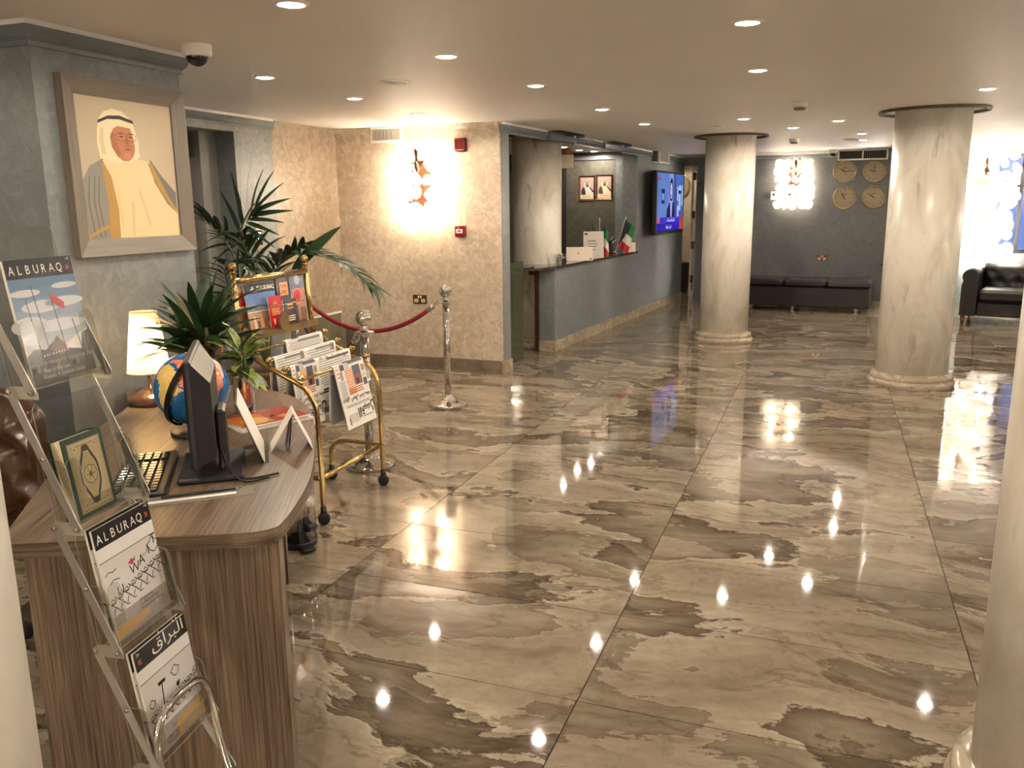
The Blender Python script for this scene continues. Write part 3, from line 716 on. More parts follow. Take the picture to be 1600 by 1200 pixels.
def dirM(o, d, roll=0.0):
    x = Vector(d).normalized(); z = Vector((0, 0, 1)); z = (z - x * z.dot(x)); z = z.normalized() if z.length > 1e-4 else Vector((1, 0, 0))
    y = z.cross(x); M = Matrix(((x.x, y.x, z.x, o[0]), (x.y, y.y, z.y, o[1]), (x.z, y.z, z.z, o[2]), (0, 0, 0, 1)))
    return M @ Matrix.Rotation(roll, 4, 'X')

t = thing('potted_plant', 'spiky dark green plant behind the flags on the counter', 'plant', (-2.85, 10.75, ZT))
MB().lathe([(0.07, 0), (0.09, 0.12), (0.092, 0.14), (0.08, 0.14), (0.078, 0.12)], 20).build('pot', 'dark_stone', t, world=False)
for k in range(22):
    a = k * 2.4; el = 0.35 + 0.9 * ((k * 7) % 11) / 11
    b = MB(); b.M = dirM((0, 0, 0.12), (cos(a) * cos(el), sin(a) * cos(el), sin(el))); v, f = leaf_mesh(0.33, 0.035, 0.35, n=4); b.add(v, f, True); b.build('leaf', 'leaf_dark', t, world=False)
t = thing('glass_vase', 'small glass vase with a green plant between the desk flags', 'vase', (-2.63, 10.62, ZT))
MB().lathe(smooth_prof([(0.03, 0), (0.045, 0.04), (0.05, 0.09), (0.035, 0.14), (0.04, 0.16)], 3), 20).build('vase', 'pane_glass', t, world=False)
for k in range(12):
    a = k * 2.4; el = 0.6 + 0.6 * ((k * 5) % 7) / 7
    b = MB(); b.M = dirM((0, 0, 0.1), (cos(a) * cos(el), sin(a) * cos(el), sin(el))); v, f = leaf_mesh(0.17, 0.035, 0.4, n=4); b.add(v, f, True); b.build('leaf', 'leaf_palm', t, world=False)
def counter_card(name, loc, rz, w_, h_, lab, cat, col, lines, wedge=0.05):
    t = thing(name, lab, cat, loc, rz)
    b = MB(); b.M = frame((0, 0, 0.0), (1, 0, 0), (0, wedge, h_)); b.box((-w_ / 2, 0, -0.003), (w_ / 2, math.hypot(wedge, h_), 0.0)); b.build('card', 'paper', t, world=False)
    b = MB(); b.M = frame((0, 0, 0.0), (1, 0, 0), (0, wedge, h_)); H = math.hypot(wedge, h_)
    b.rect(-w_ / 2 + 0.004, 0.004, w_ / 2 - 0.004, H - 0.004, 0.0006, lin(col))
    for (x0, y0, x1, y1, c) in lines: b.rect(-w_ / 2 + x0 * w_, y0 * H, -w_ / 2 + x1 * w_, y1 * H, 0.0012, lin(c))
    b.build('print', 'print', t, world=False)
    MB().box((-w_ / 2, wedge, 0), (w_ / 2, wedge + 0.05, 0.004)).build('foot', 'paper', t, world=False)
FACE = radians(20)
counter_card('folded_card', (-2.66, 9.35, ZT), FACE, 0.30, 0.15, 'wide low white folder standing on the counter near its left end', 'card', (222, 206, 186), [(0.42, 0.5, 0.48, 0.58, (120, 100, 90)), (0.88, 0.05, 0.96, 0.16, (90, 60, 50))])
counter_card('notice_stand', (-2.63, 9.85, ZT), FACE, 0.24, 0.31, 'upright white notice on the counter left of the flags', 'notice', (208, 200, 186), [(0.05, 0.87, 0.2, 0.94, (60, 50, 60)), (0.2, 0.62, 0.62, 0.66, (110, 100, 90)), (0.2, 0.52, 0.7, 0.55, (110, 100, 90)), (0.25, 0.42, 0.66, 0.45, (110, 100, 90)), (0.3, 0.3, 0.6, 0.33, (110, 100, 90))])
counter_card('name_card', (-2.50, 11.22, ZT), FACE, 0.16, 0.12, 'small white card at the right end of the counter', 'card', (222, 196, 186), [(0.1, 0.75, 0.3, 0.85, (170, 60, 60)), (0.1, 0.45, 0.7, 0.5, (150, 110, 110)), (0.1, 0.3, 0.3, 0.4, (110, 60, 60))])
t = thing('candy_bowl', 'cut glass bowl on the near end of the stone counter', 'bowl', (-2.74, 8.85, ZT))
MB().lathe(smooth_prof([(0.03, 0), (0.032, 0.01), (0.06, 0.05), (0.072, 0.10), (0.066, 0.10), (0.05, 0.05), (0.02, 0.02)], 3), 20).build('bowl', 'pane_glass', t, world=False)
b = MB()
for k in range(14): b.sphere((0.032 * cos(k * 2.4) * (k % 3) / 2, 0.032 * sin(k * 2.4) * (k % 3) / 2, 0.035 + 0.03 * (k // 5)), 0.014, 8, 6)
o = b.build('sweets', 'cream_plastic', t, world=False); o['kind'] = 'stuff'
t = thing('red_box', 'dark red box behind the leaning flag on the counter', 'box', (-2.80, 11.14, ZT))
MB().box((-0.08, -0.05, 0), (0.08, 0.05, 0.10), 0.004).build('body', 'velvet_dark', t, world=False)
MB().box((-0.083, -0.053, 0.09), (0.083, 0.053, 0.112), 0.004).build('lid', 'velvet_dark', t, world=False)

def person_print(b, x, y, s, robe, trim, scarf, bg=None, glasses=False, beard=False, face=(186, 120, 84)):
    """flat printed bust: x, y = bottom centre, s = height; painted in layers"""
    P = lambda pts, z, c: b.poly([(x + px * s, y + py * s) for px, py in pts], z, lin(c))
    P([(-.40, 0), (-.42, .22), (-.36, .42), (-.24, .54), (-.05, .60), (.14, .58), (.30, .44), (.48, .28), (.50, 0)], .0004, robe)
    P([(-.22, 0), (-.26, .3), (-.20, .52), (-.12, .56), (-.10, .2), (-.08, 0)], .0006, trim)
    P([(.10, .57), (.22, .42), (.40, .22), (.50, .13), (.50, .20), (.38, .34), (.2, .56)], .0006, trim)
    P([(-.09, 0), (-.12, .25), (-.19, .50), (-.10, .58), (.12, .58), (.22, .42), (.36, .22), (.50, .1), (.50, 0)], .0008, scarf)
    P([(-.20, .50), (-.225, .70), (-.20, .88), (-.12, .97), (.0, 1.0), (.11, .96), (.19, .86), (.22, .70), (.20, .56), (.12, .50), (0, .47)], .0010, scarf)
    P([(-.115, .70), (-.11, .82), (-.05, .87), (.06, .87), (.13, .82), (.15, .70), (.14, .60), (.10, .545), (.03, .525), (-.04, .54), (-.10, .60)], .0012, face)
    if beard: P([(-.10, .62), (-.06, .57), (.03, .545), (.1, .565), (.14, .63), (.10, .655), (.03, .645), (-.04, .655)], .0014, (52, 42, 34))
    P([(-.205, .84), (-.10, .895), (.04, .905), (.195, .85), (.195, .89), (.05, .945), (-.10, .935), (-.205, .88)], .0014, (24, 20, 18))
    for ex in (-.035, .085): b.disc(x + ex * s, y + .735 * s, .014 * s, .0014, lin((40, 26, 20)), 8, .008 * s)
    P([(-.065, .765), (-.01, .775), (-.01, .765), (-.065, .755)], .0014, (60, 40, 30)); P([(.055, .775), (.115, .765), (.115, .755), (.055, .765)], .0014, (60, 40, 30))
    P([(.015, .74), (.055, .675), (.035, .662), (.008, .668)], .0013, tuple(int(q * .82) for q in face))
    P([(-.01, .625), (.03, .632), (.075, .625), (.03, .610)], .0015, (134, 66, 52))
    if glasses:
        for gx in (-.04, .09):
            pts = [(x + (gx + .05 * cos(a)) * s, y + (.735 + .036 * sin(a)) * s) for a in [2 * pi * k / 14 for k in range(15)]]
            b.stroke(pts, .008 * s, .0017, lin((120, 76, 46)))
        b.stroke([(x - .17 * s, y + .75 * s), (x - .085 * s, y + .745 * s)], .007 * s, .0017, lin((120, 76, 46)))
def picture(M, w_, h_, fw, lab, mats, painter, depth=0.035, glassy=False):
    t = thing('framed_portrait', lab, 'picture', M.translation)
    for s in (-1, 1):
        b = MB(); b.M = M; yo, yi = s * h_ / 2, s * (h_ / 2 - fw)
        b.add([(-w_ / 2, yo, 0), (w_ / 2, yo, 0), (w_ / 2, yo, depth), (-w_ / 2, yo, depth), (w_ / 2 - fw, yi, depth * .45), (-w_ / 2 + fw, yi, depth * .45)], [(0, 1, 2, 3), (3, 2, 4, 5)] if s < 0 else [(3, 2, 1, 0), (5, 4, 2, 3)]); b.build('frame_rail', mats[0], t)
        b = MB(); b.M = M; xo, xi = s * w_ / 2, s * (w_ / 2 - fw)
        b.add([(xo, -h_ / 2, 0), (xo, h_ / 2, 0), (xo, h_ / 2, depth), (xo, -h_ / 2, depth), (xi, h_ / 2 - fw, depth * .45), (xi, -h_ / 2 + fw, depth * .45)], [(0, 1, 2, 3), (3, 2, 4, 5)] if s > 0 else [(3, 2, 1, 0), (5, 4, 2, 3)]); b.build('frame_stile', mats[1], t)
    b = MB(); b.M = M; W, H = w_ - 2 * fw, h_ - 2 * fw; b.M = M @ Matrix.Translation((0, 0, depth * .3)); painter(b, W + 0.004, H + 0.004); b.build('picture', 'oil_paint', t)
    return t
def paint_big(b, W, H):
    b.rect(-W / 2, -H / 2, W / 2, H / 2, 0, lin((186, 168, 138)))
    for k in range(7): b.disc(0.04, 0.02, 0.23 - 0.03 * k, 0.00003 + 0.00004 * k, lin((187 + 2 * k, 169 + 2 * k, 139 + 2 * k)), 28, 0.265 - 0.035 * k)
    s = 0.57; x = -0.02; y = -H / 2
    def XY(px, py, z): return (x - .008 + px * .585, y + py * .53) if z < .00105 else (-.048 + px * .535, y + .126 + py * .357)
    P = lambda pts, z, c: b.poly([XY(px, py, z) for px, py in pts], z, lin(c))
    # robe, gold edging, white gown
    P([(-.40, 0), (-.44, .25), (-.42, .46), (-.34, .58), (-.22, .64), (-.1, .5), (0, 0)], .0005, (136, 132, 120))
    P([(.25, .66), (.36, .52), (.50, .38), (.50, .18), (.3, .3)], .0005, (112, 108, 98))
    for px in (-.36, -.31, -.27): P([(px, .02), (px - .03, .3), (px, .5), (px + .012, .5), (px - .015, .3), (px + .015, .02)], .0006, (112, 108, 98))
    P([(-.42, .03), (-.28, .10), (-.2, .12), (-.2, .09), (-.3, .06), (-.42, 0)], .0007, (176, 140, 70))
    P([(-.22, 0), (-.20, .28), (-.235, .62), (-.13, .54), (-.10, .2), (-.10, 0)], .0008, (178, 138, 62))
    P([(.22, .62), (.30, .44), (.42, .28), (.50, .20), (.50, .23), (.42, .34), (.27, .62)], .0008, (178, 138, 62))
    P([(-.12, 0), (-.11, .24), (-.15, .5), (-.22, .63), (0, .66), (.22, .64), (.28, .46), (.40, .28), (.50, .20), (.50, 0)], .0009, (228, 202, 152))
    for pts in ([(.0, .02), (.02, .3), (.05, .3), (.03, .02)], [(.18, .1), (.10, .4), (.12, .41), (.21, .1)], [(-.09, .1), (-.11, .4), (-.1, .4), (-.075, .1)]): P(pts, .0010, (214, 186, 136))
    # head cloth
    P([(-.22, .60), (-.24, .78), (-.225, .95), (-.20, 1.06), (-.14, 1.15), (-.05, 1.19), (.05, 1.17), (.13, 1.09), (.17, .98), (.20, .80), (.20, .64), (.1, .57), (-.05, .56)], .0011, (232, 214, 172))
    P([(-.20, .64), (-.215, .8), (-.19, .95), (-.16, .95), (-.17, .8), (-.15, .66)], .0012, (216, 194, 148))
    P([(-.09, .74), (-.10, .86), (-.06, .96), (0, 1.0), (.06, .985), (.12, .98), (.15, .86), (.155, .72), (.13, .64), (.08, .585), (.02, .58), (-.04, .63)], .0013, (186, 116, 72))
    P([(-.09, .74), (-.10, .86), (-.07, .93), (-.03, .8), (0, .66), (-.03, .63)], .0014, (168, 98, 58))
    P([(.06, .60), (.12, .65), (.10, .70), (.04, .68), (.03, .62)], .0014, (196, 128, 84))
    P([(-.06, .965), (-.02, 1.01), (.02, .985), (.06, 1.015), (.10, .985), (.13, 1.0), (.15, .96), (.16, 1.04), (-.08, 1.05)], .0015, (232, 214, 172))
    P([(-.215, 1.005), (-.11, 1.065), (.02, 1.075), (.165, 1.035), (.155, 1.075), (.02, 1.12), (-.10, 1.105), (-.205, 1.045)], .0016, (28, 22, 18))
    for ex in (.02, .115): P([(ex - .03, .87), (ex, .882), (ex + .028, .872), (ex, .862)], .0015, (70, 40, 26)); P([(ex - .04, .905), (ex, .918), (ex + .035, .908), (ex, .902)], .0015, (96, 56, 36))
    P([(.07, .875), (.105, .80), (.085, .78), (.05, .785)], .0015, (158, 90, 56)); P([(.04, .725), (.08, .735), (.125, .725), (.08, .71)], .0015, (140, 66, 50)); P([(.045, .765), (.12, .768), (.12, .755), (.045, .752)], .0015, (150, 90, 60))
    for gx in (.018, .125):
        b.stroke([XY(gx + .052 * cos(a), .868 + .050 * sin(a), .0018) for a in [2 * pi * k / 16 for k in range(17)]], .0025, .0018, lin((112, 66, 40)))
    b.stroke([XY(-.10, .90, .0018), XY(-.03, .885, .0018)], .0025, .0018, lin((112, 66, 40)))
picture(frame((-2.95, 3.035, 1.712), (0, 1, 0), (0, 0, 1)), 0.695, 0.735, 0.072, 'large framed painting of a person in white headdress and grey robe', ('frame_wood_flat', 'frame_wood'), paint_big, 0.04)
def paint_s(beard, robe, scarf):
    def f(b, W, H):
        b.rect(-W / 2, -H / 2, W / 2, H / 2, 0, lin((214, 200, 180)))
        b.rect(-W / 2, -H / 2 + .2 * H, W / 2, H / 2, .0002, lin((178, 150, 138)))
        person_print(b, 0, -H / 2 + .2 * H, H * .66, robe, robe, scarf, beard=beard, face=(150, 112, 88))
        b.rect(-W / 2, -H / 2, W / 2, -H / 2 + .2 * H, .0022, lin((214, 196, 164)))
        b.rect(-W * .3, -H / 2 + .10 * H, W * .3, -H / 2 + .12 * H, .0024, lin((150, 130, 104)))
    return f
picture(frame((-3.31, 12.0, 1.765), (1, 0, 0), (0, 0, 1)), 0.24, 0.345, 0.022, 'left framed portrait on the reception wall, dark robe, dark grey wall', ('bronze', 'bronze'), paint_s(True, (44, 34, 32), (206, 200, 196)), 0.02)
picture(frame((-3.055, 12.0, 1.775), (1, 0, 0), (0, 0, 1)), 0.24, 0.345, 0.022, 'right framed portrait on the reception wall, white gown, black cord', ('bronze', 'bronze'), paint_s(True, (70, 56, 48), (224, 206, 172)), 0.02)

# wall screen
TM = frame((R(12.5) + 0.2, 12.48, 1.545), RD, (0, 0, 1))
tv = thing('wall_television', 'flat black television showing blue news on the reception wall', 'television', (R(12.5) + 0.1, 12.48, 1.1), 0)
b = MB(); b.M = TM; b.box((-0.79, -0.435, -0.06), (0.79, 0.435, 0.0), 0.006); b.build('casing', 'black_plastic', tv)
b = MB(); b.M = TM; b.box((-0.35, -0.25, -0.195), (0.35, 0.25, -0.06), 0.01); b.build('wall_bracket', 'black_plastic', tv)
b = MB(); b.M = TM @ Matrix.Translation((0, 0.012, 0.001)); W, H = 1.50, 0.80
C = lambda r, g, bl: tuple(v * 0.55 for v in lin((r, g, bl)))
b.rect(-W / 2, -H / 2, W / 2, H / 2, 0, C(70, 98, 170)); b.rect(-W / 2, -H / 2, -0.05, H / 2, .0003, C(92, 124, 190)); b.rect(-0.12, -.3, .12, H / 2, .0004, C(120, 150, 205)); b.rect(0.2, -.3, 0.26, H / 2, .0004, C(40, 60, 120))
b.rect(-.54, -.02, -.36, .18, .0005, C(24, 46, 120)); b.rect(-.52, .03, -.38, .12, .0006, C(120, 150, 210))
b.poly([(-.28, -.3), (-.22, -.1), (-.08, .0), (.14, .0), (.22, -.1), (.26, -.3)], .0008, C(26, 26, 86)); b.poly([(-.06, .02), (.08, .02), (.05, -.22), (-.01, -.22)], .001, C(150, 160, 220))
b.disc(.01, .17, .10, .0007, C(20, 26, 60), 18, .17); b.disc(.01, .16, .066, .0009, C(176, 178, 226), 18, .115); b.rect(-.02, .09, .04, .10, .001, C(90, 70, 140))
for ex in (-.015, .037): b.disc(ex, .19, .009, .001, C(20, 20, 50), 8)
for x0, y0, w0, h0 in ((.32, .02, .1, .2), (.44, -.12, .14, .36), (.36, -.25, .1, .2), (.60, -.05, .1, .3)): b.rect(x0, y0, x0 + w0, y0 + h0, .0006, C(150, 176, 222))
for x0, y0, w0, h0 in ((.30, -.3, .04, .5), (.42, .12, .16, .05), (.58, -.3, .03, .5)): b.rect(x0, y0, x0 + w0, y0 + h0, .0008, C(30, 40, 96))
b.rect(-W / 2, -H / 2, W / 2, -H / 2 + .11, .0012, C(40, 26, 170)); b.rect(-W / 2, -H / 2 + .115, .52, -H / 2 + .19, .0012, C(54, 44, 196)); b.rect(.52, -H / 2, W / 2, -H / 2 + .19, .0014, C(170, 60, 60)); b.rect(-W / 2, -H / 2 + .115, -.6, -H / 2 + .19, .0014, C(190, 90, 110))
b.text('\ufe95\ufe8e\ufeb3\ufe8e\ufbfd\ufeb4\ufedf\ufe8d \ufead\ufe8e\ufe92\ufea7\ufe8d'.replace('\ufbfd', '\ufef4'), 0, -H / 2 + .13, .075, .0018, C(240, 240, 255), 'C'); b.text('\ufe94\ufee0\ufe9f\ufe8e\ufecb \ufead\ufe8e\ufe92\ufea7\ufe8d', -.1, -H / 2 + .03, .075, .0018, C(240, 240, 255), 'C')
b.rect(-.70, .30, -.58, .34, .0012, C(180, 40, 70)); b.build('screen', 'screen', tv)

# passage clock and basket
def clock(M, r, lab, hands, name='wall_clock', face='clock_face', deep=0.05, group=None):
    t = thing(name, lab, 'clock', M.translation, 0, group)
    b = MB(); b.M = M; b.lathe(smooth_prof([(r * 0.98, 0), (r, deep * .4), (r * 0.97, deep * .9), (r * .9, deep), (r * .85, deep * .85), (r * .83, deep * .62)], 3), 40, caps=False); b.build('bezel', 'clock_gold', t)
    b = MB(); b.M = M; b.lathe([(r * .85, deep * .6), (0.0001, deep * .6)], 40, caps=False); b.build('dial', face, t)
    b = MB(); b.M = M @ Matrix.Translation((0, 0, deep * .6 + .001)); ink = lin((72, 50, 30))
    for k, s in enumerate(('XII', 'I', 'II', 'III', 'IV', 'V', 'VI', 'VII', 'VIII', 'IX', 'X', 'XI')):
        a = pi / 2 - k * pi / 6; b.text(s, r * .66 * cos(a), r * .66 * sin(a) - r * .08, r * .24, 0, ink, 'C', sx=.62)
    for k in range(60):
        a = k * pi / 30; b.stroke([(r * .79 * cos(a), r * .79 * sin(a)), (r * .82 * cos(a), r * .82 * sin(a))], r * .012, 0, ink)
    b.rect(-r * .2, r * .24, r * .2, r * .36, 0, lin((120, 88, 54))); b.build('numerals', 'print', t)
    for L, wd, a, nm in ((.50, .075, hands[0], 'hour_hand'), (.72, .05, hands[1], 'minute_hand')):
        b = MB(); b.M = M @ Matrix.Translation((0, 0, deep * .66)) @ Matrix.Rotation(-a, 4, 'Z'); b.prism([(-r * wd / 2, -r * .12), (r * wd / 2, -r * .12), (r * wd * .7, r * L * .6), (0, r * L), (-r * wd * .7, r * L * .6)], 0, .0015); b.build(nm, 'black_plastic', t)
BW = 13.35
for x, z, h, lab in ((0.139, 1.961, (-1.05, 1.45), 'upper left gold clock on the far grey wall'), (0.531, 1.955, (-1.2, -.1), 'upper right gold clock on the far grey wall'),
                     (0.156, 1.588, (-.55, -.5), 'lower left gold clock on the far grey wall'), (0.547, 1.594, (-1.0, -.95), 'lower right gold clock on the far grey wall')):
    clock(frame((x, BW, z), (1, 0, 0), (0, 0, 1)), 0.165, lab, h, group='four gold wall clocks')
clock(frame((-2.76, 16.3, 1.86), (1, 0, 0), (0, 0, 1)), 0.27, 'big beige clock on the passage wall behind the television', (.5, 2.2), face='clock_face')
t = thing('wicker_basket', 'dark woven basket on the passage floor beside the door', 'basket', (-2.46, 15.2, 0))
MB().lathe(smooth_prof([(0.13, 0), (0.16, 0.2), (0.165, 0.42), (0.15, 0.5), (0.14, 0.5), (0.14, 0.45)], 3), 24).build('body', 'wicker', t, world=False)
MB().tube([(0.155 * cos(a), 0.155 * sin(a), 0.5) for a in [2 * pi * k / 24 for k in range(24)]], 0.012, 6, closed=True).build('rim', 'wicker', t, world=False)

# ================================================================== WALL FITTINGS
def socket(M, lab):
    t = thing('wall_socket', lab, 'socket', M.translation)
    b = MB(); b.M = M; b.box((-0.073, -0.043, 0), (0.073, 0.043, 0.008), 0.003); b.build('plate', 'bronze', t)
    for s in (-1, 1):
        b = MB(); b.M = M; b.box((s * .036 - .021, -.03, .008), (s * .036 + .021, .004, .0095), .0007); b.build('outlet', 'cream_plastic', t)
        b = MB(); b.M = M
        for x, y in ((0, 0), (-.008, -.018), (.008, -.018)): b.box((s * .036 + x - .002, y - .006, .0096), (s * .036 + x + .002, y + .002, .0102))
        b.build('pin_holes', 'black_plastic', t)
        b = MB(); b.M = M; b.box((s * .012 - .007, .012, .008), (s * .012 + .007, .034, .013), .002); b.build('switch', 'white_plastic', t)
socket(frame((-3.62, 7.2, 0.674), (1, 0, 0), (0, 0, 1)), 'bronze double socket low on the beige wall')
socket(frame((-0.096, BW, 0.73), (1, 0, 0), (0, 0, 1)), 'double socket on the grey wall above the long black bench')
t = thing('alarm_sounder', 'red alarm sounder box high on the beige wall', 'alarm', (-3.155, 7.2, 2.07))
b = MB(); b.M = frame((-3.15, 7.2, 2.075), (1, 0, 0), (0, 0, 1)); b.box((-.052, -.056, 0), (.052, .056, .03), .008).box((-.05, -.054, .03), (.05, .054, .075), .012); b.build('body', 'red_plastic', t)
b = MB(); b.M = frame((-3.15, 7.2, 2.075), (1, 0, 0), (0, 0, 1)); b.box((-.054, -.058, .028), (.054, .058, .032)); b.build('seam', 'black_plastic', t)
t = thing('fire_call_point', 'small red break glass call point on the beige wall', 'alarm', (-3.175, 7.2, 1.31))
M = frame((-3.175, 7.2, 1.312), (1, 0, 0), (0, 0, 1))
b = MB(); b.M = M; b.box((-.05, -.05, 0), (.05, .05, .045), .006); b.build('body', 'red_plastic', t)
b = MB(); b.M = M @ Matrix.Translation((0, 0, .0455)); b.rect(-.036, -.018, .03, .02, 0, lin((226, 220, 210))); b.disc(-.003, .001, .008, .0004, lin((30, 30, 30)), 10); b.poly([(-.022, .001), (-.012, .008), (-.012, -.006)], .0004, lin((30, 30, 30))); b.poly([(.016, .001), (.006, .008), (.006, -.006)], .0004, lin((30, 30, 30))); b.disc(-.012, .034, .006, .0004, lin((220, 210, 200)), 8); b.build('label', 'print', t)
t = thing('thermostat', 'white thermostat box left of the lamp on the far wall', 'thermostat', (-0.80, BW, 1.63))
M = frame((-0.80, BW, 1.635), (1, 0, 0), (0, 0, 1))
b = MB(); b.M = M; b.box((-.065, -.06, 0), (.065, .06, .03), .006); b.build('body', 'white_plastic', t)
b = MB(); b.M = M; b.box((-.035, .0, .03), (.015, .03, .032)); b.build('display', 'black_gloss', t)
t = thing('lift_panel', 'lift call panel with blue display beside the lift', 'panel', (-4.42, 5.88, 1.3))
M = frame((-4.42, 5.87, 1.30), (0, 1, 0), (0, 0, 1))
b = MB(); b.M = M; b.prism([(.055 * cos(a), .12 * sin(a)) for a in [2 * pi * k / 28 for k in range(28)]], 0, .016); b.build('plate', 'chrome', t)
b = MB(); b.M = M; b.prism([(-.034, -.06), (.034, -.06), (.034, .06), (-.034, .06)], .016, .018); b.build('screen_bezel', 'black_gloss', t)
b = MB(); b.M = M; b.box((-.022, -.035, .018), (.022, .045, .019)); b.build('display', 'lcd_blue', t)
b = MB(); b.M = M; b.box((-.045, -.36, 0), (.03, -.13, .012), .004); b.build('button_plate', 'steel', t)

# globe lamps added out of view for fill light, on the right-hand and front walls
emat('globe_glow', (1.0, 0.88, 0.74), 14)
for (x, y, ang, lab) in ((4.25, 2.2, pi / 2, 'globe wall lamp on the right wall level with the nearest column'), (4.25, 6.6, pi / 2, 'globe wall lamp on the right wall level with the wide column'), (4.25, 10.4, pi / 2, 'globe wall lamp on the right wall near the sofa'),
                         (1.6, -3.05, 0.0, 'globe wall lamp on the front wall, right of the entrance axis'), (-2.6, -3.05, 0.0, 'globe wall lamp on the front wall, on the desk side')):
    t = thing('wall_lamp', lab, 'wall lamp', (x, y, 1.75), ang)
    MB().box((-.07, 0, -.14), (.07, .02, .14), .006).build('backplate', 'bronze', t, world=False)
    MB().tube([(0, .02, -.04), (0, .10, -.05), (0, .15, .0)], .01, 10).build('arm', 'bronze', t, world=False)
    MB().sphere((0, .15, .10), .10, 24, 14).build('globe_shade', 'globe_glow', t, world=False)
    l = bpy.data.lights.new('lamp_light', 'POINT'); l.energy = FILL_W * (2.3 if y < 0 else 1.0); l.color = WARM; l.shadow_soft_size = .11
    o = bpy.data.objects.new('lamp_light', l); COL.objects.link(o); o.parent = t; o.location = (0, .17, .10)

# ================================================================== CRYSTAL WALL LAMPS
def crystal_lamp(x, y, z, w_, h_, nx, nz, lab, seed, bulbs, disc_r, watt_scale=1.0, depth=0.12, glow=None):
    rnd = random.Random(seed)
    t = thing('crystal_wall_lamp', lab, 'wall lamp', (x, y, z)); M = frame((x, y, z), (1, 0, 0), (0, 0, 1))
    b = MB(); b.M = M; b.box((-w_ * .16, -h_ * .30, 0), (w_ * .16, h_ * .30, .02), .006); b.build('backplate', 'bronze', t)
    b = MB(); b.M = M
    for px, pz in bulbs:
        b = MB(); b.M = M; b.tube([(0, pz * h_ * .8, .015), (px * w_ * .5, pz * h_, .05), (px * w_, pz * h_, .055)], .006, 8); b.build('arm', 'bronze', t)
    bm_ = 'bulb_glow' if glow is None else glow
    for px, pz in bulbs:
        b = MB(); b.M = M; b.sphere((px * w_, pz * h_, .075), .019, 10, 6); b.build('bulb', bm_, t)
    # bronze leaf ornament
    b = MB(); b.M = M @ Matrix.Translation((w_ * .02, h_ * .28, depth + .01)); b.prism([(-.012, .12), (.008, .14), (.018, .08), (.012, .03), (.03, -.02), (.05, -.035), (.025, -.05), (.012, -.1), (-.012, -.06), (-.018, -.01), (-.06, .0), (-.06, -.006), (-.02, -.02), (-.004, .03), (-.014, .08)], 0, .008); b.build('leaf_ornament', 'bronze', t)
    b = MB(); b.M = M @ Matrix.Translation((-w_ * .08, -h_ * .2, depth + .01)) @ Matrix.Rotation(.7, 4, 'Z'); b.prism([(-.03, .03), (0, .012), (.05, -.02), (.01, -.025), (-.015, -.012)], 0, .008); b.build('leaf_ornament', 'bronze', t)
    for i in range(nx):
        for j in range(nz):
            u = (i + .5) / nx - .5; v = (j + .5) / nz - .5
            if (u * 2) ** 2 * .6 + (v * 2) ** 2 * .55 > 1.02: continue
            px = (u + rnd.uniform(-.04, .04)) * w_; pz = (v + rnd.uniform(-.03, .03)) * h_; r = disc_r * rnd.uniform(.75, 1.2)
            d_ = depth * (1 - .5 * abs(u * 2) ** 2) + rnd.uniform(-.012, .02)
            b = MB(); b.M = M @ Matrix.Translation((px, pz, d_)) @ Matrix.Rotation(rnd.uniform(-.5, .5) + u * .9, 4, 'Y') @ Matrix.Rotation(rnd.uniform(-.4, .4), 4, 'X')
            n = 12; ph = rnd.uniform(0, 6); pts = [(r * (1 + .12 * sin(3 * a + ph)) * cos(a), r * (1 + .1 * sin(2 * a + ph)) * sin(a)) for a in [2 * pi * k / n for k in range(n)]]
            b.prism(pts, -.003, .003, True); b.mi = 1; b.lathe([(.004, .003), (.004, .008), (.0001, .009)], 8); b.mi = 0
            b.build('crystal_disc', ['crystal', 'black_plastic'], t)
emat('bulb_glow_small', (1.0, 0.84, 0.66), BULB_EMIT * 0.85); emat('bulb_glow_large', (1.0, 0.9, 0.8), BULB_EMIT * 6)
B4 = [(-.25, .3), (.25, .3), (-.25, 0), (.25, 0), (-.22, -.3), (.22, -.3)]
crystal_lamp(-3.56, 7.2, 1.725, 0.62, 0.74, 5, 6, 'glowing crystal disc lamp on the beige wall', 3, B4, .058)
crystal_lamp(-0.54, BW, 1.80, 0.56, 0.74, 5, 6, 'glowing crystal disc lamp on the far grey wall beside the clocks', 5, B4, .062, glow='bulb_glow_small')
B8 = [(-.3, .36), (.3, .36), (0, .24), (-.3, .12), (.3, .12), (0, 0), (-.3, -.12), (.3, -.12), (0, -.24), (-.3, -.36), (.3, -.36)]
crystal_lamp(1.80, 12.72, 1.515, 0.80, 1.50, 7, 12, 'tall blazing crystal disc lamp above the black sofa', 9, B8, .075, depth=0.2, glow='bulb_glow_large')

# ================================================================== BACK OF THE LOBBY: bench, sofa, side table
t = thing('leather_bench', 'long black leather bench against the far grey wall', 'bench', (0.56, 12.53, 0), radians(-6.5))
MB().box((-1.72, 0.0, 0.085), (0.0, 0.56, 0.36), 0.015).build('base', 'black_leather', t, world=False)
for k in range(3): MB().box((-1.73 + 0.58 * k, -0.012, 0.362), (-1.73 + 0.58 * k + 0.574, 0.57, 0.465), 0.028).build('cushion', 'black_leather', t, world=False)
for x in (-1.64, -1.02, -0.17):
    for y in (0.07, 0.49): MB().lathe(smooth_prof([(0.03, 0), (0.032, 0.015), (0.02, 0.03), (0.028, 0.06), (0.03, 0.086)], 2), 14, (x, y, 0)).build('foot', 'chrome', t, world=False)

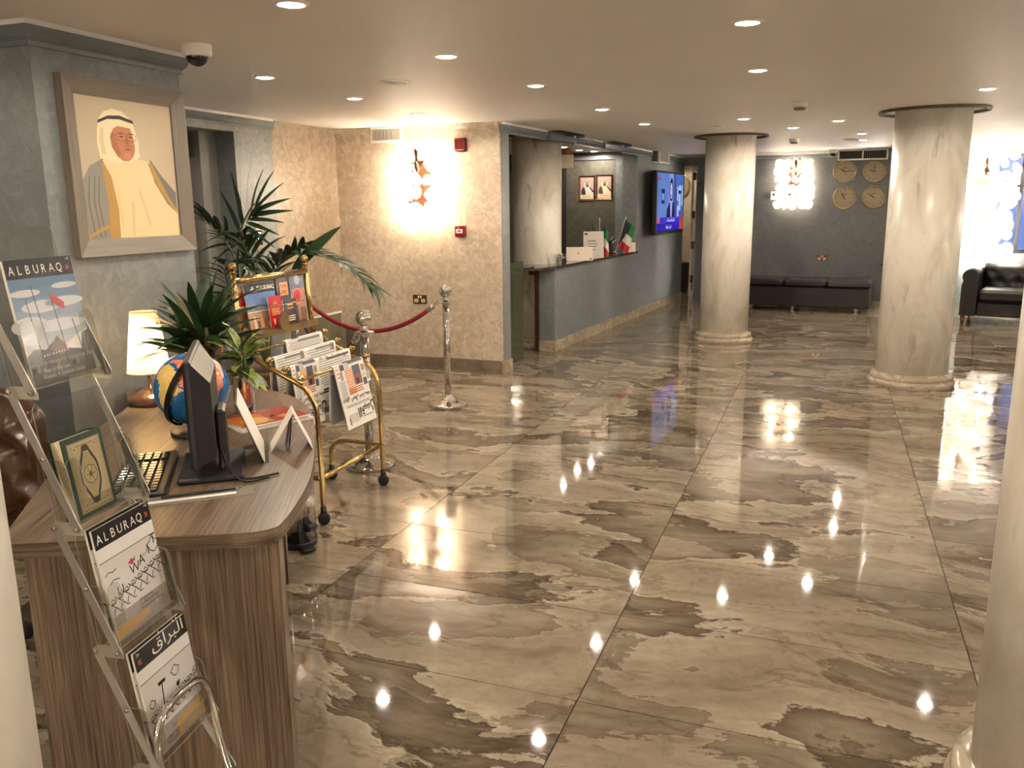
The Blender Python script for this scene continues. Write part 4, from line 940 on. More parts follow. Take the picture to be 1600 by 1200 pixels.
def tuft_grid(w_, h_, nu, nv, amp, cols, rows, bulge=0.0):
    """tufted upholstery sheet in the XZ plane facing -Y: returns verts, faces and button spots"""
    pts = []; btn = []
    for j in range(rows):
        for i in range(cols + (j % 2)):
            bx = (i + (0.5 if j % 2 == 0 else 0.0)) / cols; bz = (j + 0.5) / rows; btn.append((bx, bz))
    vs = []; fs = []
    for j in range(nv + 1):
        for i in range(nu + 1):
            u, v = i / nu, j / nv
            dmin = min(math.hypot((u - a) * w_, (v - c) * h_) for a, c in btn)
            e = min(u, 1 - u, v, 1 - v); rim = min(1, e * 7) ** .5
            dep = amp * min(1, (dmin / (w_ / cols * .5))) ** .6
            vs.append(((u - .5) * w_, -(dep * rim + bulge * rim), v * h_))
    for j in range(nv):
        for i in range(nu):
            a = j * (nu + 1) + i; fs.append((a, a + 1, a + nu + 2, a + nu + 1))
    return vs, fs, [((a - .5) * w_, c * h_) for a, c in btn if 0.04 < a < .96]
def rolled_arm(L, h, r, w_, n=16):
    """sofa arm along +Y from y=0, scroll on top leaning to -X, inner face at x=w_"""
    prof = [(w_, 0.12), (w_, h - r * 1.2)] + [(w_ - r + r * cos(a), h - r + r * sin(a)) for a in [pi * k / 10 for k in range(0, 13)]] + [(0.02, h - 2.2 * r), (0.02, 0.12)]
    return prof
t = thing('leather_sofa', 'black tufted leather sofa under the tall crystal lamp', 'sofa', (1.56, 11.87, 0), radians(-14))
prof = rolled_arm(0.8, 0.70, 0.09, 0.20)
def extr(prof, y0, y1, name, mat):
    n = len(prof); b = MB(); b.add([(x, y0, z) for x, z in prof] + [(x, y1, z) for x, z in prof], [tuple(range(n)), tuple(range(2 * n - 1, n - 1, -1))] + [(i, n + i, n + (i + 1) % n, (i + 1) % n) for i in range(n)]); 
    for q in range(len(b.f)):
        if len(b.f[q][0]) == 4: b.f[q] = (b.f[q][0], b.f[q][1], b.f[q][2], True)
    return b.build(name, mat, t, world=False)
extr(prof, 0.0, 0.82, 'arm', 'black_leather')
extr([(1.75 - x, z) for x, z in prof][::-1], 0.0, 0.82, 'arm', 'black_leather')
MB().box((0.2, 0.03, 0.12), (1.55, 0.8, 0.30), 0.02).build('base', 'black_leather', t, world=False)
for k in range(2): MB().box((0.205 + 0.675 * k, 0.0, 0.302), (0.205 + 0.675 * k + 0.668, 0.6, 0.45), 0.035).build('seat_cushion', 'black_leather', t, world=False)
v, f, bt = tuft_grid(1.35, 0.40, 60, 22, 0.04, 7, 3, 0.02)
b = MB(); b.M = T(0.875, 0.63, 0.31); b.add(v, f, True); b.M = Matrix.Identity(4); b.box((0.2, 0.63, 0.12), (1.55, 0.80, 0.70), 0.03); b.build('backrest', 'black_leather', t, world=False)
b = MB(); b.tube([(0.2, 0.68, 0.67), (1.55, 0.68, 0.67)], 0.075, 16); b.build('back_roll', 'black_leather', t, world=False)
for x, z in bt:
    b = MB(); b.sphere((0.875 + x, 0.613, 0.31 + z), 0.012, 8, 6, (1, .6, 1)); b.build('button', 'black_leather', t, world=False)
for x in (0.06, 1.69):
    for y in (0.06, 0.76): MB().lathe([(0.022, 0), (0.03, 0.12)], 10, (x, y, 0)).build('foot', 'bronze', t, world=False)
t = thing('side_table', 'small dark side table behind the wide marble column', 'table', (0.86, 13.10, 0))
MB().lathe([(0.17, 0.655), (0.175, 0.665), (0.17, 0.675)], 28).build('top', 'black_plastic', t, world=False)
MB().lathe([(0.018, 0.1), (0.018, 0.656)], 12).build('stem', 'black_plastic', t, world=False)
MB().box((-0.09, -0.09, 0.0), (0.09, 0.09, 0.1), 0.01).build('base', 'chrome', t, world=False)
t = thing('wire_ornament', 'thin black wire ornament on the small side table', 'ornament', (0.76, 13.06, 0.676))
MB().lathe([(0.03, 0), (0.025, 0.015), (0.0001, 0.02)], 12).build('base', 'chrome', t, world=False)
MB().tube(catmull([(0, 0, 0.015), (0.01, 0, 0.08), (-0.03, 0, 0.12), (0.02, 0, 0.15), (-0.05, 0, 0.16)], 5), 0.005, 8).build('wire', 'black_plastic', t, world=False)

# ================================================================== STANCHIONS AND ROPES
def stanchion(x, y, lab, first=[]):
    t = thing('rope_stanchion', lab, 'stanchion', (x, y, 0), 0, 'chrome rope stanchions')
    parts = [('base', MB().lathe(smooth_prof([(0.150, 0), (0.152, 0.015), (0.148, 0.026), (0.12, 0.036), (0.075, 0.056), (0.05, 0.078), (0.038, 0.10)], 3), 40), 'chrome'),
             ('pole', MB().lathe([(0.026, 0.09), (0.026, 0.80)], 24), 'chrome'),
             ('collar', MB().lathe(smooth_prof([(0.026, 0.795), (0.03, 0.80), (0.03, 0.81), (0.055, 0.815), (0.056, 0.822), (0.03, 0.828), (0.018, 0.845), (0.016, 0.86)], 2), 28), 'chrome'),
             ('finial', MB().sphere((0, 0, 0.902), 0.048, 24, 14), 'chrome')]
    for i, (n, m, mt) in enumerate(parts):
        if len(first) < 4: o = m.build(n, mt, t, world=False); first.append(o.data)
        else: o = bpy.data.objects.new(n, first[i]); COL.objects.link(o); o.parent = t
    return t
stanchion(-2.73, 5.86, 'farther chrome stanchion standing clear in front of the beige wall')
stanchion(-2.53, 4.29, 'chrome stanchion right behind the brass newspaper stand')
stanchion(-4.2, 6.0, 'chrome stanchion hidden behind the magazines near the stair')
def rope(a, c, sag, mat, lab):
    a = Vector(a); c = Vector(c); t = thing('velvet_rope', lab, 'rope', (a.x, a.y, a.z))
    P = [a.lerp(c, k / 28) - Vector((0, 0, sag * 4 * (k / 28) * (1 - k / 28))) for k in range(29)]
    MB().tube(P[2:27], 0.0175, 12).build('cord', mat, t)
    for q in ((P[1], P[3]), (P[27], P[25])): MB().tube([q[0], q[0].lerp(q[1], .6)], 0.021, 12).build('end_cap', 'chrome', t)
    for q, e in ((P[1], a), (P[27], c)):
        d_ = (e - q); n = d_.normalized(); s = n.orthogonal().normalized(); mid = (q + e) / 2; r1 = d_.length / 2
        MB().tube([mid + n * r1 * cos(u) + s * 0.012 * sin(u) for u in [2 * pi * k / 16 for k in range(16)]], 0.0035, 6, closed=True).build('snap_hook', 'chrome', t)
rope((-2.785, 5.865, 0.825), (-4.145, 5.995, 0.825), 0.27, 'velvet_red', 'dark red velvet rope hanging from the farther stanchion')
rope((-2.58, 4.335, 0.825), (-4.16, 5.95, 0.825), 0.33, 'velvet_dark', 'dark rope running back from the stanchion behind the newspapers')

# ================================================================== PALM
def frond(t, pts, W, n, L, droop, mat, seed, up=0.5, start=0.3, leafw=0.03, spread=1.0):
    rnd = random.Random(seed); P = catmull(pts, 8); N = len(P)
    fr = MB().tube(P, [0.008 * (1 - .75 * i / N) for i in range(N)], 6).build('frond', 'stem_green', t)
    for k in range(n):
        s = start + (1 - start) * k / (n - 1); i = min(N - 2, int(s * (N - 1))); p = P[i]; tg = (P[i + 1] - P[max(i - 1, 0)]).normalized()
        side = tg.cross(Vector((0, 0, 1))); side = side.normalized() if side.length > .05 else Vector((1, 0, 0))
        nrm = side.cross(tg).normalized()
        for s_ in (-1, 1):
            d_ = tg * (0.55 + 0.9 * s) + side * s_ * spread * (1.15 - .5 * s) + nrm * up * rnd.uniform(.6, 1.2)
            ln = L * (sin(pi * min(1, .25 + .7 * s)) * .5 + .55) * rnd.uniform(.85, 1.1)
            b = MB(); b.M = dirM(p, d_, rnd.uniform(-.5, .5)); v, f = leaf_mesh(ln, leafw * rnd.uniform(.8, 1.2), droop * rnd.uniform(.6, 1.3), .3, 5, .55, curl=rnd.uniform(-.1, .1)); b.add(v, f, True)
            b.build('leaflet', mat, fr)
    return fr
palm = thing('potted_palm', 'tall kentia palm with arching fronds between lift and newspaper stand', 'plant', (-3.72, 4.95, 0))
MB().lathe(smooth_prof([(0.13, 0), (0.17, 0.2), (0.19, 0.36), (0.2, 0.38), (0.2, 0.41), (0.17, 0.41), (0.165, 0.38)], 3), 28, (-3.72, 4.95, 0), caps=True).build('pot', 'terracotta', palm)
MB().lathe([(0.17, 0.385), (0.0001, 0.395)], 20, (-3.72, 4.95, 0), caps=False).build('soil', 'soil', palm)
B0 = (-3.72, 4.95, 0.4)
def leaf_to(parent, base, tip, wd, droop=.2, roll=1.0, mat='leaf_palm'):
    d_ = Vector(tip) - Vector(base); b = MB(); b.M = dirM(base, d_, roll); v, f = leaf_mesh(d_.length / (1 - .18 * droop), wd, droop, .25, 7, .55); b.add(v, f, True); return b.build('leaflet', mat, parent)
fan = MB().tube(catmull([B0, (-3.80, 4.92, .8), (-3.84, 4.88, 1.15), (-3.80, 4.85, 1.36), (-3.70, 4.82, 1.50), (-3.62, 4.80, 1.57)], 6), .006, 6).build('frond', 'stem_green', palm)
for k, (tx, tz) in enumerate([(-3.90, 1.66), (-3.815, 1.79), (-3.732, 1.83), (-3.622, 1.84), (-3.548, 1.79), (-3.478, 1.78), (-3.382, 1.70), (-3.346, 1.60), (-3.35, 1.52), (-3.42, 1.455), (-3.47, 1.37), (-3.52, 1.28)]):
    q = min(1, max(0, (k - 1) / 8)); ph = abs(2 * q - 1) if k < 7 else .6 - .12 * (k - 7)
    bx = (-3.815 + .19 * (.25 + .75 * ph if k > 5 else .10 + .14 * k)); bz = 1.35 + .22 * (.25 + .75 * ph if k > 5 else .12 + .12 * k)
    leaf_to(fan, (bx, 4.845, bz), (tx, 4.80 + .02 * (k % 3), tz), .040 if k < 9 else .03, .2 if k < 9 else .32, 1.1)
for k, (tx, ty, tz) in enumerate([(-4.02, 4.8, 1.42), (-4.06, 4.75, 1.30), (-3.98, 4.7, 1.18), (-3.62, 4.65, 1.18), (-3.55, 4.65, 1.12), (-3.70, 4.6, 1.10)]):
    leaf_to(fan, (-3.83 + .01 * k, 4.86, 1.28 + .01 * k), (tx, ty, tz), .032, .5, .6)
frond(palm, [B0, (-3.80, 4.88, 0.8), (-3.80, 4.78, 1.2), (-3.86, 4.68, 1.40), (-3.96, 4.6, 1.48), (-4.06, 4.55, 1.45)], 0, 10, 0.34, 0.5, 'leaf_palm', 2, .3, .5, .032)
frond(palm, [B0, (-3.62, 4.85, 0.8), (-3.42, 4.66, 1.13), (-3.20, 4.52, 1.24), (-2.95, 4.46, 1.255), (-2.72, 4.44, 1.19), (-2.56, 4.43, 1.08)], 0, 16, 0.30, 0.55, 'leaf_palm', 3, .25, .40, .028, .8)
frond(palm, [B0, (-3.6, 4.8, 0.8), (-3.42, 4.64, 1.08), (-3.25, 4.55, 1.20), (-3.08, 4.50, 1.28)], 0, 11, 0.34, 0.45, 'leaf_palm', 4, .3, .45, .042, .8)
frond(palm, [B0, (-3.70, 4.75, 0.75), (-3.62, 4.5, 1.0), (-3.5, 4.3, 1.16), (-3.3, 4.15, 1.22), (-3.1, 4.05, 1.18)], 0, 13, 0.32, 0.55, 'leaf_palm', 5, .2, .35, .034)
frond(palm, [B0, (-3.78, 4.7, 0.7), (-3.82, 4.4, 0.95), (-3.84, 4.15, 1.08), (-3.8, 3.95, 1.06)], 0, 12, 0.34, 0.65, 'leaf_palm', 6, .2, .4, .034)
frond(palm, [B0, (-3.68, 4.8, 0.7), (-3.56, 4.5, 0.92), (-3.42, 4.2, 1.0), (-3.25, 4.0, 0.96)], 0, 12, 0.34, 0.6, 'leaf_palm', 7, .2, .4, .034)
frond(palm, [B0, (-3.74, 4.9, 0.85), (-3.68, 4.8, 1.15), (-3.66, 4.7, 1.30), (-3.62, 4.6, 1.36)], 0, 8, 0.36, 0.75, 'leaf_palm', 8, .2, .5, .034)
# one broad young leaf rising at the right
b = MB(); b.M = dirM((-3.17, 4.50, 1.12), (.43, .0, .32), 1.15); v, f = leaf_mesh(0.52, 0.095, 0.16, .25, 8, .8); b.add(v, f, True); b.build('young_leaf', 'leaf_palm', palm)
MB().tube(catmull([B0, (-3.5, 4.75, .8), (-3.25, 4.53, 1.03), (-3.17, 4.50, 1.125)], 6), .006, 6).build('leaf_stalk', 'stem_green', palm)

# ================================================================== NEWSPAPER STAND
LY, RY = 3.37, 4.0
rk = thing('newspaper_stand', 'brass newspaper stand on black castors beside the desk', 'stand', (-2.46, 3.685, 0))
for y, dx, nm in ((LY, 0.0, 'l'), (RY, -0.015, 'r')):
    rail = catmull([(-2.665 + dx, y, .86), (-2.56 + dx, y, .79), (-2.455 + dx, y, .745), (-2.36 + dx, y, .703), (-2.31 + dx, y, .668), (-2.276 + dx, y, .60), (-2.266 + dx, y, .50), (-2.264 + dx, y, .30), (-2.264 + dx, y, .085)], 6)
    MB().tube(rail, .0135, 14).build('side_rail', 'brass', rk)
    MB().tube(catmull([(-2.268 + dx, y, .235), (-2.40 + dx, y, .237), (-2.50 + dx, y, .237), (-2.56 + dx, y, .222), (-2.594 + dx, y, .18), (-2.60 + dx, y, .12), (-2.60 + dx, y, .075)], 6), .0125, 12).build('rear_foot', 'brass', rk)
    MB().tube([(-2.668 + dx, y, .84), (-2.69 + dx, y, 1.05), (-2.70 + dx, y, 1.235)], .0145, 14).build('post', 'brass', rk)
    MB().lathe([(.016, 0), (.012, .01)], 14, (-2.70 + dx, y, 1.232)).sphere((-2.70 + dx, y, 1.263), .021, 16, 10).build('finial', 'brass', rk)
    for x in (-2.264, -2.60):
        b = MB(); b.M = T(x + dx, y, 0, .6); b.M = b.M @ Matrix.Rotation(pi / 2, 4, 'X')
        b.lathe(smooth_prof([(.008, -.018), (.027, -.016), (.030, -.008), (.030, .008), (.027, .016), (.008, .018)], 2), 20, (0, 0, 0)); 
        for q in range(len(b.v)): b.v[q].z += .0302
        b.build('castor', 'rubber', rk)
        MB().lathe([(.012, .045), (.016, .06), (.015, .09)], 12, (x + dx, y, 0)).build('castor_stem', 'black_plastic', rk)
BARS = [(-2.605, .842), (-2.525, .795), (-2.435, .755), (-2.345, .715)]
for x, z in BARS:
    MB().tube([(x, LY, z + .012), (x - .012, RY, z + .012)], .0075, 10).build('hanging_bar', 'brass', rk)
    for y in (LY, RY):
        dx = -0.012 if y == RY else 0
        b = MB(); b.sphere((x + dx, y, z + .022), .0145, 12, 8); b.sphere((x + dx + .004, y + (-.02 if y == LY else .02), z + .020), .010, 10, 8); b.build('ball', 'brass', rk)
MB().tube([(-2.266, LY, .237), (-2.280, RY, .237)], .0135, 14).build('cross_bar', 'brass', rk)
MB().tube([(-2.664, LY, .90), (-2.68, RY, .90)], .008, 10).build('cross_bar', 'brass', rk)
MB().tube([(-2.697, LY, 1.195), (-2.712, RY, 1.195)], .0165, 16).build('top_rail', 'brass', rk)
b = MB(); b.prism([(-2.62, LY - .005), (-2.615, LY - .005), (-2.629, RY - .025), (-2.634, RY - .025)], .905, .942); b.prism([(-2.70, LY), (-2.616, LY), (-2.630, RY - .025), (-2.715, RY - .025)], .903, .9055); b.build('magazine_tray', 'brass_dull', rk)
b = MB(); b.prism([(-2.705, LY + .01), (-2.702, LY + .01), (-2.717, RY - .01), (-2.72, RY - .01)], .906, 1.185); b.build('back_panel', 'grey_plastic', rk)
for z in (1.055,): MB().tube([(-2.665, LY, z), (-2.612, LY + .02, z - .002), (-2.619, 3.68, z - .003), (-2.63, RY - .03, z), (-2.68, RY, z)], .0022, 6).build('retaining_wire', 'brass', rk)
MB().tube([(-2.604, 3.83, .93), (-2.61, 3.83, 1.09)], .0035, 8).build('divider', 'brass', rk)
b = MB(); b.M = frame((-2.606, 3.625, .972), (0.02, 1, 0), (0, 0, 1)); b.prism([(.038 * cos(a), .048 * sin(a)) for a in [2 * pi * k / 28 for k in range(28)]], 0, .005); b.build('medallion', 'brass_dull', rk)

def booklet(name, M, w_, h_, th, lab, painter, cat='magazine', group=None, gloss=True, cover='paper', spine=None):
    """M: origin at bottom centre of the front cover, X along the width, Y up the cover, Z out of it"""
    t = thing(name, lab, cat, M.translation, 0, group)
    b = MB(); b.M = M; b.box((-w_ / 2 + .001, .001, -th), (w_ / 2 - .001, h_ - .001, -.0008)); b.build('pages', 'paper', t)
    b = MB(); b.M = M; b.rect(-w_ / 2, 0, w_ / 2, h_, 0, lin((230, 226, 216))); b.M = M @ Matrix.Translation((0, 0, .0004)); painter(b, w_, h_); b.build('front_cover', 'print_gloss' if gloss else 'print', t)
    return t
AR_ALB = '\ufed5\ufe8d\ufeae\ufe92\ufedf\ufe8d'     # Arabic masthead, shaped letters in visual order
def head_alburaq(b, W, H, hh, arabic=False, both=False):
    b.rect(-W / 2, H - hh, W / 2, H, .0002, lin((22, 18, 18)))
    ink = lin((232, 226, 212)); red = lin((206, 120, 96))
    if both:
        b.text('ALBURAQ', W * .03, H - hh * .70, hh * .62, .0004, ink, 'L', sx=.9); b.text(AR_ALB, -W * .04, H - hh * .70, hh * .66, .0004, ink, 'R'); b.stroke([(0, H - hh * .75), (0, H - hh * .2)], hh * .05, .0004, ink)
    elif arabic:
        b.text(AR_ALB, W * .44, H - hh * .66, hh * .85, .0004, ink, 'R', sx=1.45); b.text('\u00ab', -W * .45, H - hh * .72, hh * .6, .0004, red, 'L')
        b.stroke([(-W * .45, H - hh * .12), (-W * .40, H - hh * .2), (-W * .45, H - hh * .26)], hh * .04, .0004, ink)
    else:
        x = -W * .46
        for ch in 'ALBURAQ': b.text(ch, x + W * .045, H - hh * .78, hh * .66, .0004, ink, 'C', sx=.92); x += W * .117
        b.text('\u00bb', W * .39, H - hh * .74, hh * .6, .0004, red, 'L')
        b.stroke([(W * .47, H - hh * .08), (W * .41, H - hh * .16), (W * .47, H - hh * .20)], hh * .035, .0004, ink)
def cov_flag(b, W, H):
    hh = H * .155; top = H - hh
    for k in range(8): b.rect(-W / 2, top - (k + 1) * top * .1, W / 2, top - k * top * .1, .0001, lin((92 + 14 * k, 124 + 9 * k, 156 + 4 * k)))
    for cx, cy_, r, ry in ((-.3, .86, .22, .035), (-.1, .72, .3, .06), (.25, .74, .3, .05), (-.34, .55, .26, .09), (.1, .52, .4, .06), (.3, .9, .2, .03)): b.disc(cx * W, cy_ * top, r * W, .00015, lin((196, 200, 204)), 16, ry * top)
    b.poly([(.06 * W, .30 * top), (.30 * W, .38 * top), (.5 * W, .44 * top), (.5 * W, .2 * top), (.2 * W, .2 * top)], .0002, lin((214, 208, 196)))
    b.poly([(-.5 * W, .26 * top), (-.36 * W, .33 * top), (-.2 * W, .30 * top), (-.04 * W, .38 * top), (.08 * W, .28 * top), (.34 * W, .24 * top), (.40 * W, .40 * top), (.5 * W, .42 * top), (.5 * W, 0), (-.5 * W, 0)], .00025, lin((66, 56, 46)))
    b.poly([(-.14 * W, .30 * top), (.0, .42 * top), (.12 * W, .30 * top), (.04 * W, .22 * top)], .0003, lin((112, 92, 68)))
    b.rect(-.5 * W, .0, .5 * W, .16 * top, .0003, lin((84, 76, 66))); b.rect(-.5 * W, .16 * top, .5 * W, .19 * top, .00032, lin((110, 104, 94)))
    for k in range(9): b.disc((-.24 + k * .045) * W, (.245 + .002 * k) * top, .011 * W, .00035, lin((236, 220, 190)), 6)
    for k in range(12): b.rect((-.46 + .075 * k) * W, .10 * top, (-.42 + .075 * k) * W, (.14 + .03 * ((k * 5) % 4)) * top, .00035, lin(((40, 36, 32), (140, 122, 100), (96, 84, 70), (54, 50, 46))[k % 4]))
    for x, y1 in ((-.32, .80), (-.20, .92), (.05, .84), (.30, .56)): b.stroke([(x * W, y1 * top), ((x + .06) * W, .2 * top)], .012 * W, .0004, lin((60, 58, 58)))
    b.poly([(.055 * W, .83 * top), (.13 * W, .80 * top), (.24 * W, .73 * top), (.22 * W, .66 * top), (.13 * W, .70 * top), (.06 * W, .755 * top)], .00045, lin((190, 40, 56)))
    b.text('Fun in the sun', -.1 * W, .085 * top, .07 * W, .0005, lin((220, 214, 200)), 'C'); b.text('Kuwait: A Summer Guide', 0, .03 * top, .062 * W, .0005, lin((206, 200, 188)), 'C')
    head_alburaq(b, W, H, hh)
def cov_walls(arabic):
    def f(b, W, H):
        hh = H * .175; top = H - hh; ink = lin((34, 30, 30))
        b.rect(-W / 2, 0, W / 2, top, .0001, lin((214, 210, 206))); b.rect(-W / 2, top * .86, W / 2, top, .00015, lin((232, 230, 226))); b.rect(-W / 2, top * .845, W / 2, top * .86, .00018, lin((150, 146, 142)))
        b.rect(-W / 2, 0, W / 2, top * .27, .00018, lin((158, 148, 146)))
        s = -1 if arabic else 1
        b.poly([(-.5 * W * s, .02 * top), (.12 * W * s, .05 * top), (.12 * W * s, .16 * top), (-.5 * W * s, .13 * top)] if s > 0 else [(.5 * W, .02 * top), (.5 * W, .22 * top), (-.06 * W, .2 * top), (-.06 * W, .04 * top)], .0002, lin((198, 152, 84)))
        if arabic: b.poly([(.44 * W, .05 * top), (.44 * W, .16 * top), (0, .14 * top), (0, .07 * top)], .00022, lin((176, 158, 132)))
        def cloud(cx, cy_, k): b.stroke([(cx * W + k * W * (1 + .25 * sin(5 * a)) * cos(a), cy_ * top + k * .75 * W * (1 + .2 * cos(4 * a)) * sin(a)) for a in [2 * pi * q / 22 for q in range(23)]], .011 * W, .0003, ink)
        if not arabic:
            cloud(.42, .74, .10); b.stroke([(-.46 * W, .70 * top), (-.40 * W, .73 * top), (-.33 * W, .71 * top), (-.26 * W, .73 * top)], .01 * W, .0003, ink); b.stroke([(-.42 * W, .60 * top), (-.34 * W, .63 * top), (-.24 * W, .61 * top)], .01 * W, .0003, ink)
            for ch, x, y in (('U', -.27, .43), ('W', .03, .56), ('A', .17, .60), ('I', .32, .66), ('T', .44, .74)): b.text(ch, x * W, y * top + .005 * W, .17 * W, .0003, ink, 'C')
            b.disc(.0, .70 * top, .035 * W, .0003, lin((190, 40, 70)), 8); b.poly([(-.06 * W, .72 * top), (-.02 * W, .70 * top), (-.05 * W, .68 * top)], .0003, lin((120, 110, 110))); b.poly([(.07 * W, .74 * top), (.02 * W, .70 * top), (.06 * W, .685 * top)], .0003, lin((120, 110, 110)))
            b.stroke([(.2 * W, .71 * top), (.22 * W, .68 * top), (.28 * W, .70 * top), (.30 * W, .74 * top)], .012 * W, .0003, lin((130, 124, 120)))
        else:
            cloud(.12, .72, .075); cloud(-.38, .58, .055); b.stroke([(-.22 * W, .72 * top), (-.08 * W, .72 * top)], .045 * W, .0003, ink); b.stroke([(-.15 * W, .72 * top), (-.19 * W, .46 * top)], .02 * W, .0003, ink)
            b.disc(.12 * W, .56 * top, .035 * W, .0003, ink, 8); b.disc(.15 * W, .58 * top, .018 * W, .00035, lin((40, 110, 70)), 8)
        rnd = random.Random(3 + arabic)
        for k in range(8):      # little line-drawn dancers along the foot of the wall
            cx = (-.46 + .125 * k) * W; cy_ = (.30 + .012 * k) * top; h_ = .165 * top
            if not arabic: cy_ += .02 * top * k / 2 - .02 * top
            pts = [(0, 0), (.02, .25), (.05, .45), (.0, .7), (-.05, .95)]
            b.stroke([(cx + px * W * 1.1, cy_ + py * h_) for px, py in pts], .012 * W, .0003, ink)
            b.stroke([(cx + px * W * 1.1, cy_ + py * h_) for px, py in ((.05, .45), (.08, .25), (.11, .02), (.15, .03))], .012 * W, .0003, ink)
            b.stroke([(cx + px * W * 1.1, cy_ + py * h_) for px, py in ((.0, .7), (.06, .72), (.09, .98))], .012 * W, .0003, ink)
            b.stroke([(cx + .03 * W + .025 * W * cos(a), cy_ + h_ * .86 + .025 * W * sin(a)) for a in [2 * pi * q / 10 for q in range(11)]], .01 * W, .0003, ink)
        if arabic:
            for k, s_ in enumerate(('\ufef6\ufeeb\ufe83', '\ufea9\ufeee\ufeb3 \ufef2\ufed3', '\ufe94\ufef4\ufedb\ufead\ufe8e\ufe92\ufee4\ufedf\ufe8d')): b.text(s_, -.05 * W, (.17 - .06 * k) * top, .07 * W, .0004, lin((70, 62, 62)), 'R')
        else:
            for k, s_ in enumerate(('Welcome', 'to Behind the', 'Mubarakiya Souq')): b.text(s_, -.02 * W, (.245 - .05 * k) * top, .062 * W, .0004, lin((70, 62, 62)), 'L')
        head_alburaq(b, W, H, hh, arabic)
    return f
def cov_blocks(bg, items):
    def f(b, W, H):
        b.rect(-W / 2, 0, W / 2, H, 0, lin(bg))
        for i, it in enumerate(items):
            z = .0002 + .0001 * i
            if it[0] == 'r': b.rect(-W / 2 + it[1] * W, it[2] * H, -W / 2 + it[3] * W, it[4] * H, z, lin(it[5]))
            elif it[0] == 'd': b.disc(-W / 2 + it[1] * W, it[2] * H, it[3] * W, z, lin(it[4]), 20)
            elif it[0] == 't': b.text(it[1], -W / 2 + it[2] * W, it[3] * H, it[4] * W, z, lin(it[5]), 'C', .02)
            elif it[0] == 'p': b.poly([(-W / 2 + x * W, y * H) for x, y in it[1]], z, lin(it[2]))
    return f
def stand_M(y, z, x=-2.635, lean=.08): return frame((x - .024 * (y - LY), y, z), (-.024, 1, 0), (-lean, 0, 1))
booklet('leaflet', stand_M(3.44, .935, -2.685), .13, .235, .004, 'beige leaflet with a red band at the left end of the brass tray', cov_blocks((176, 150, 104), [('r', 0, .55, 1, .85, (150, 40, 34)), ('r', 0, .85, 1, 1, (150, 128, 104)), ('r', .1, .1, .5, .5, (96, 62, 44)), ('d', .8, .7, .22, (182, 70, 56))]), 'leaflet')
booklet('leaflet', stand_M(3.56, .935, -2.692), .15, .25, .004, 'dark ochre leaflet standing behind the magazine in the brass tray', cov_blocks((168, 134, 70), [('r', .55, 0, 1, 1, (30, 24, 22)), ('p', [(.3, 1), (.55, 1), (.7, .4), (.5, .4)], (120, 92, 52))]), 'leaflet')
def cov_souq(b, W, H):
    hh = H * .2
    b.rect(-W / 2, 0, W / 2, H, 0, lin((170, 130, 96)))
    for k in range(5): b.rect(-W / 2, H * (.42 + .08 * k), W / 2, H * (.5 + .08 * k), .0001, lin((120 - 8 * k, 136 - 6 * k, 166)))
    b.rect(-W / 2, H * .40, W / 2, H * .425, .0002, lin((210, 200, 180)))
    for k in range(9): b.rect((-.48 + .11 * k) * W, .06 * H, (-.41 + .11 * k) * W, (.16 + .05 * ((k * 3) % 5)) * H, .0002, lin(((186, 96, 60), (214, 186, 150), (96, 66, 50), (200, 150, 110))[k % 4]))
    for x in (-.2, .05, .2): b.stroke([(x * W, .75 * H), ((x + .03) * W, .42 * H)], .012 * W, .0003, lin((80, 90, 110)))
    head_alburaq(b, W, H, hh, both=True)
booklet('magazine', stand_M(3.555, .935, -2.655, .16), .25, .235, .006, 'magazine with harbour photo and black masthead in the brass tray', cov_souq, gloss=True)
def cov_red(b, W, H):
    b.rect(-W / 2, 0, W / 2, H, 0, lin((178, 28, 34))); y = lin((226, 168, 44))
    for k in range(5):
        a = pi * (.15 + .175 * k); b.poly([(.10 * W * cos(a + .22), H * .70 + .10 * W * sin(a + .22)), (.10 * W * cos(a - .22), H * .70 + .10 * W * sin(a - .22)), (.26 * W * cos(a), H * .70 + .26 * W * sin(a))], .0003, y)
    b.rect(-.2 * W, .665 * H, .2 * W, .695 * H, .0003, y)
    b.rect(-.3 * W, .60 * H, .3 * W, .615 * H, .0003, lin((230, 200, 150))); b.text('KING', 0, .46 * H, .24 * W, .0004, y, 'C', .03); b.rect(-.3 * W, .42 * H, .25 * W, .435 * H, .0003, lin((230, 200, 150)))
    b.rect(-.25 * W, .12 * H, -.12 * W, .3 * H, .0003, lin((224, 196, 160)))
booklet('leaflet', stand_M(3.612, .935, -2.628), .115, .165, .004, 'red leaflet with a yellow crown in the brass tray', cov_red, 'leaflet')
booklet('leaflet', stand_M(3.765, .935, -2.672), .105, .245, .005, 'tall dark brown menu leaflet with an orange block in the brass tray', cov_blocks((46, 30, 26), [('r', .18, .62, .85, .9, (214, 130, 44)), ('t', 'CHEF', .51, .79, .22, (70, 34, 20)), ('t', 'BEEF', .51, .66, .22, (70, 34, 20)), ('r', .1, .0, .9, .5, (58, 36, 30))]), 'leaflet')
booklet('leaflet', stand_M(3.745, .935, -2.632), .12, .135, .004, 'short brown leaflet with beige lines, in front of the tall menu leaflet', cov_blocks((60, 38, 30), [('r', .3, .75, .75, .82, (200, 170, 130)), ('r', .3, .62, .75, .69, (190, 120, 60)), ('r', .25, .32, .8, .36, (190, 160, 120)), ('r', .25, .24, .8, .28, (190, 160, 120)), ('r', .25, .16, .8, .20, (190, 160, 120))]), 'leaflet')
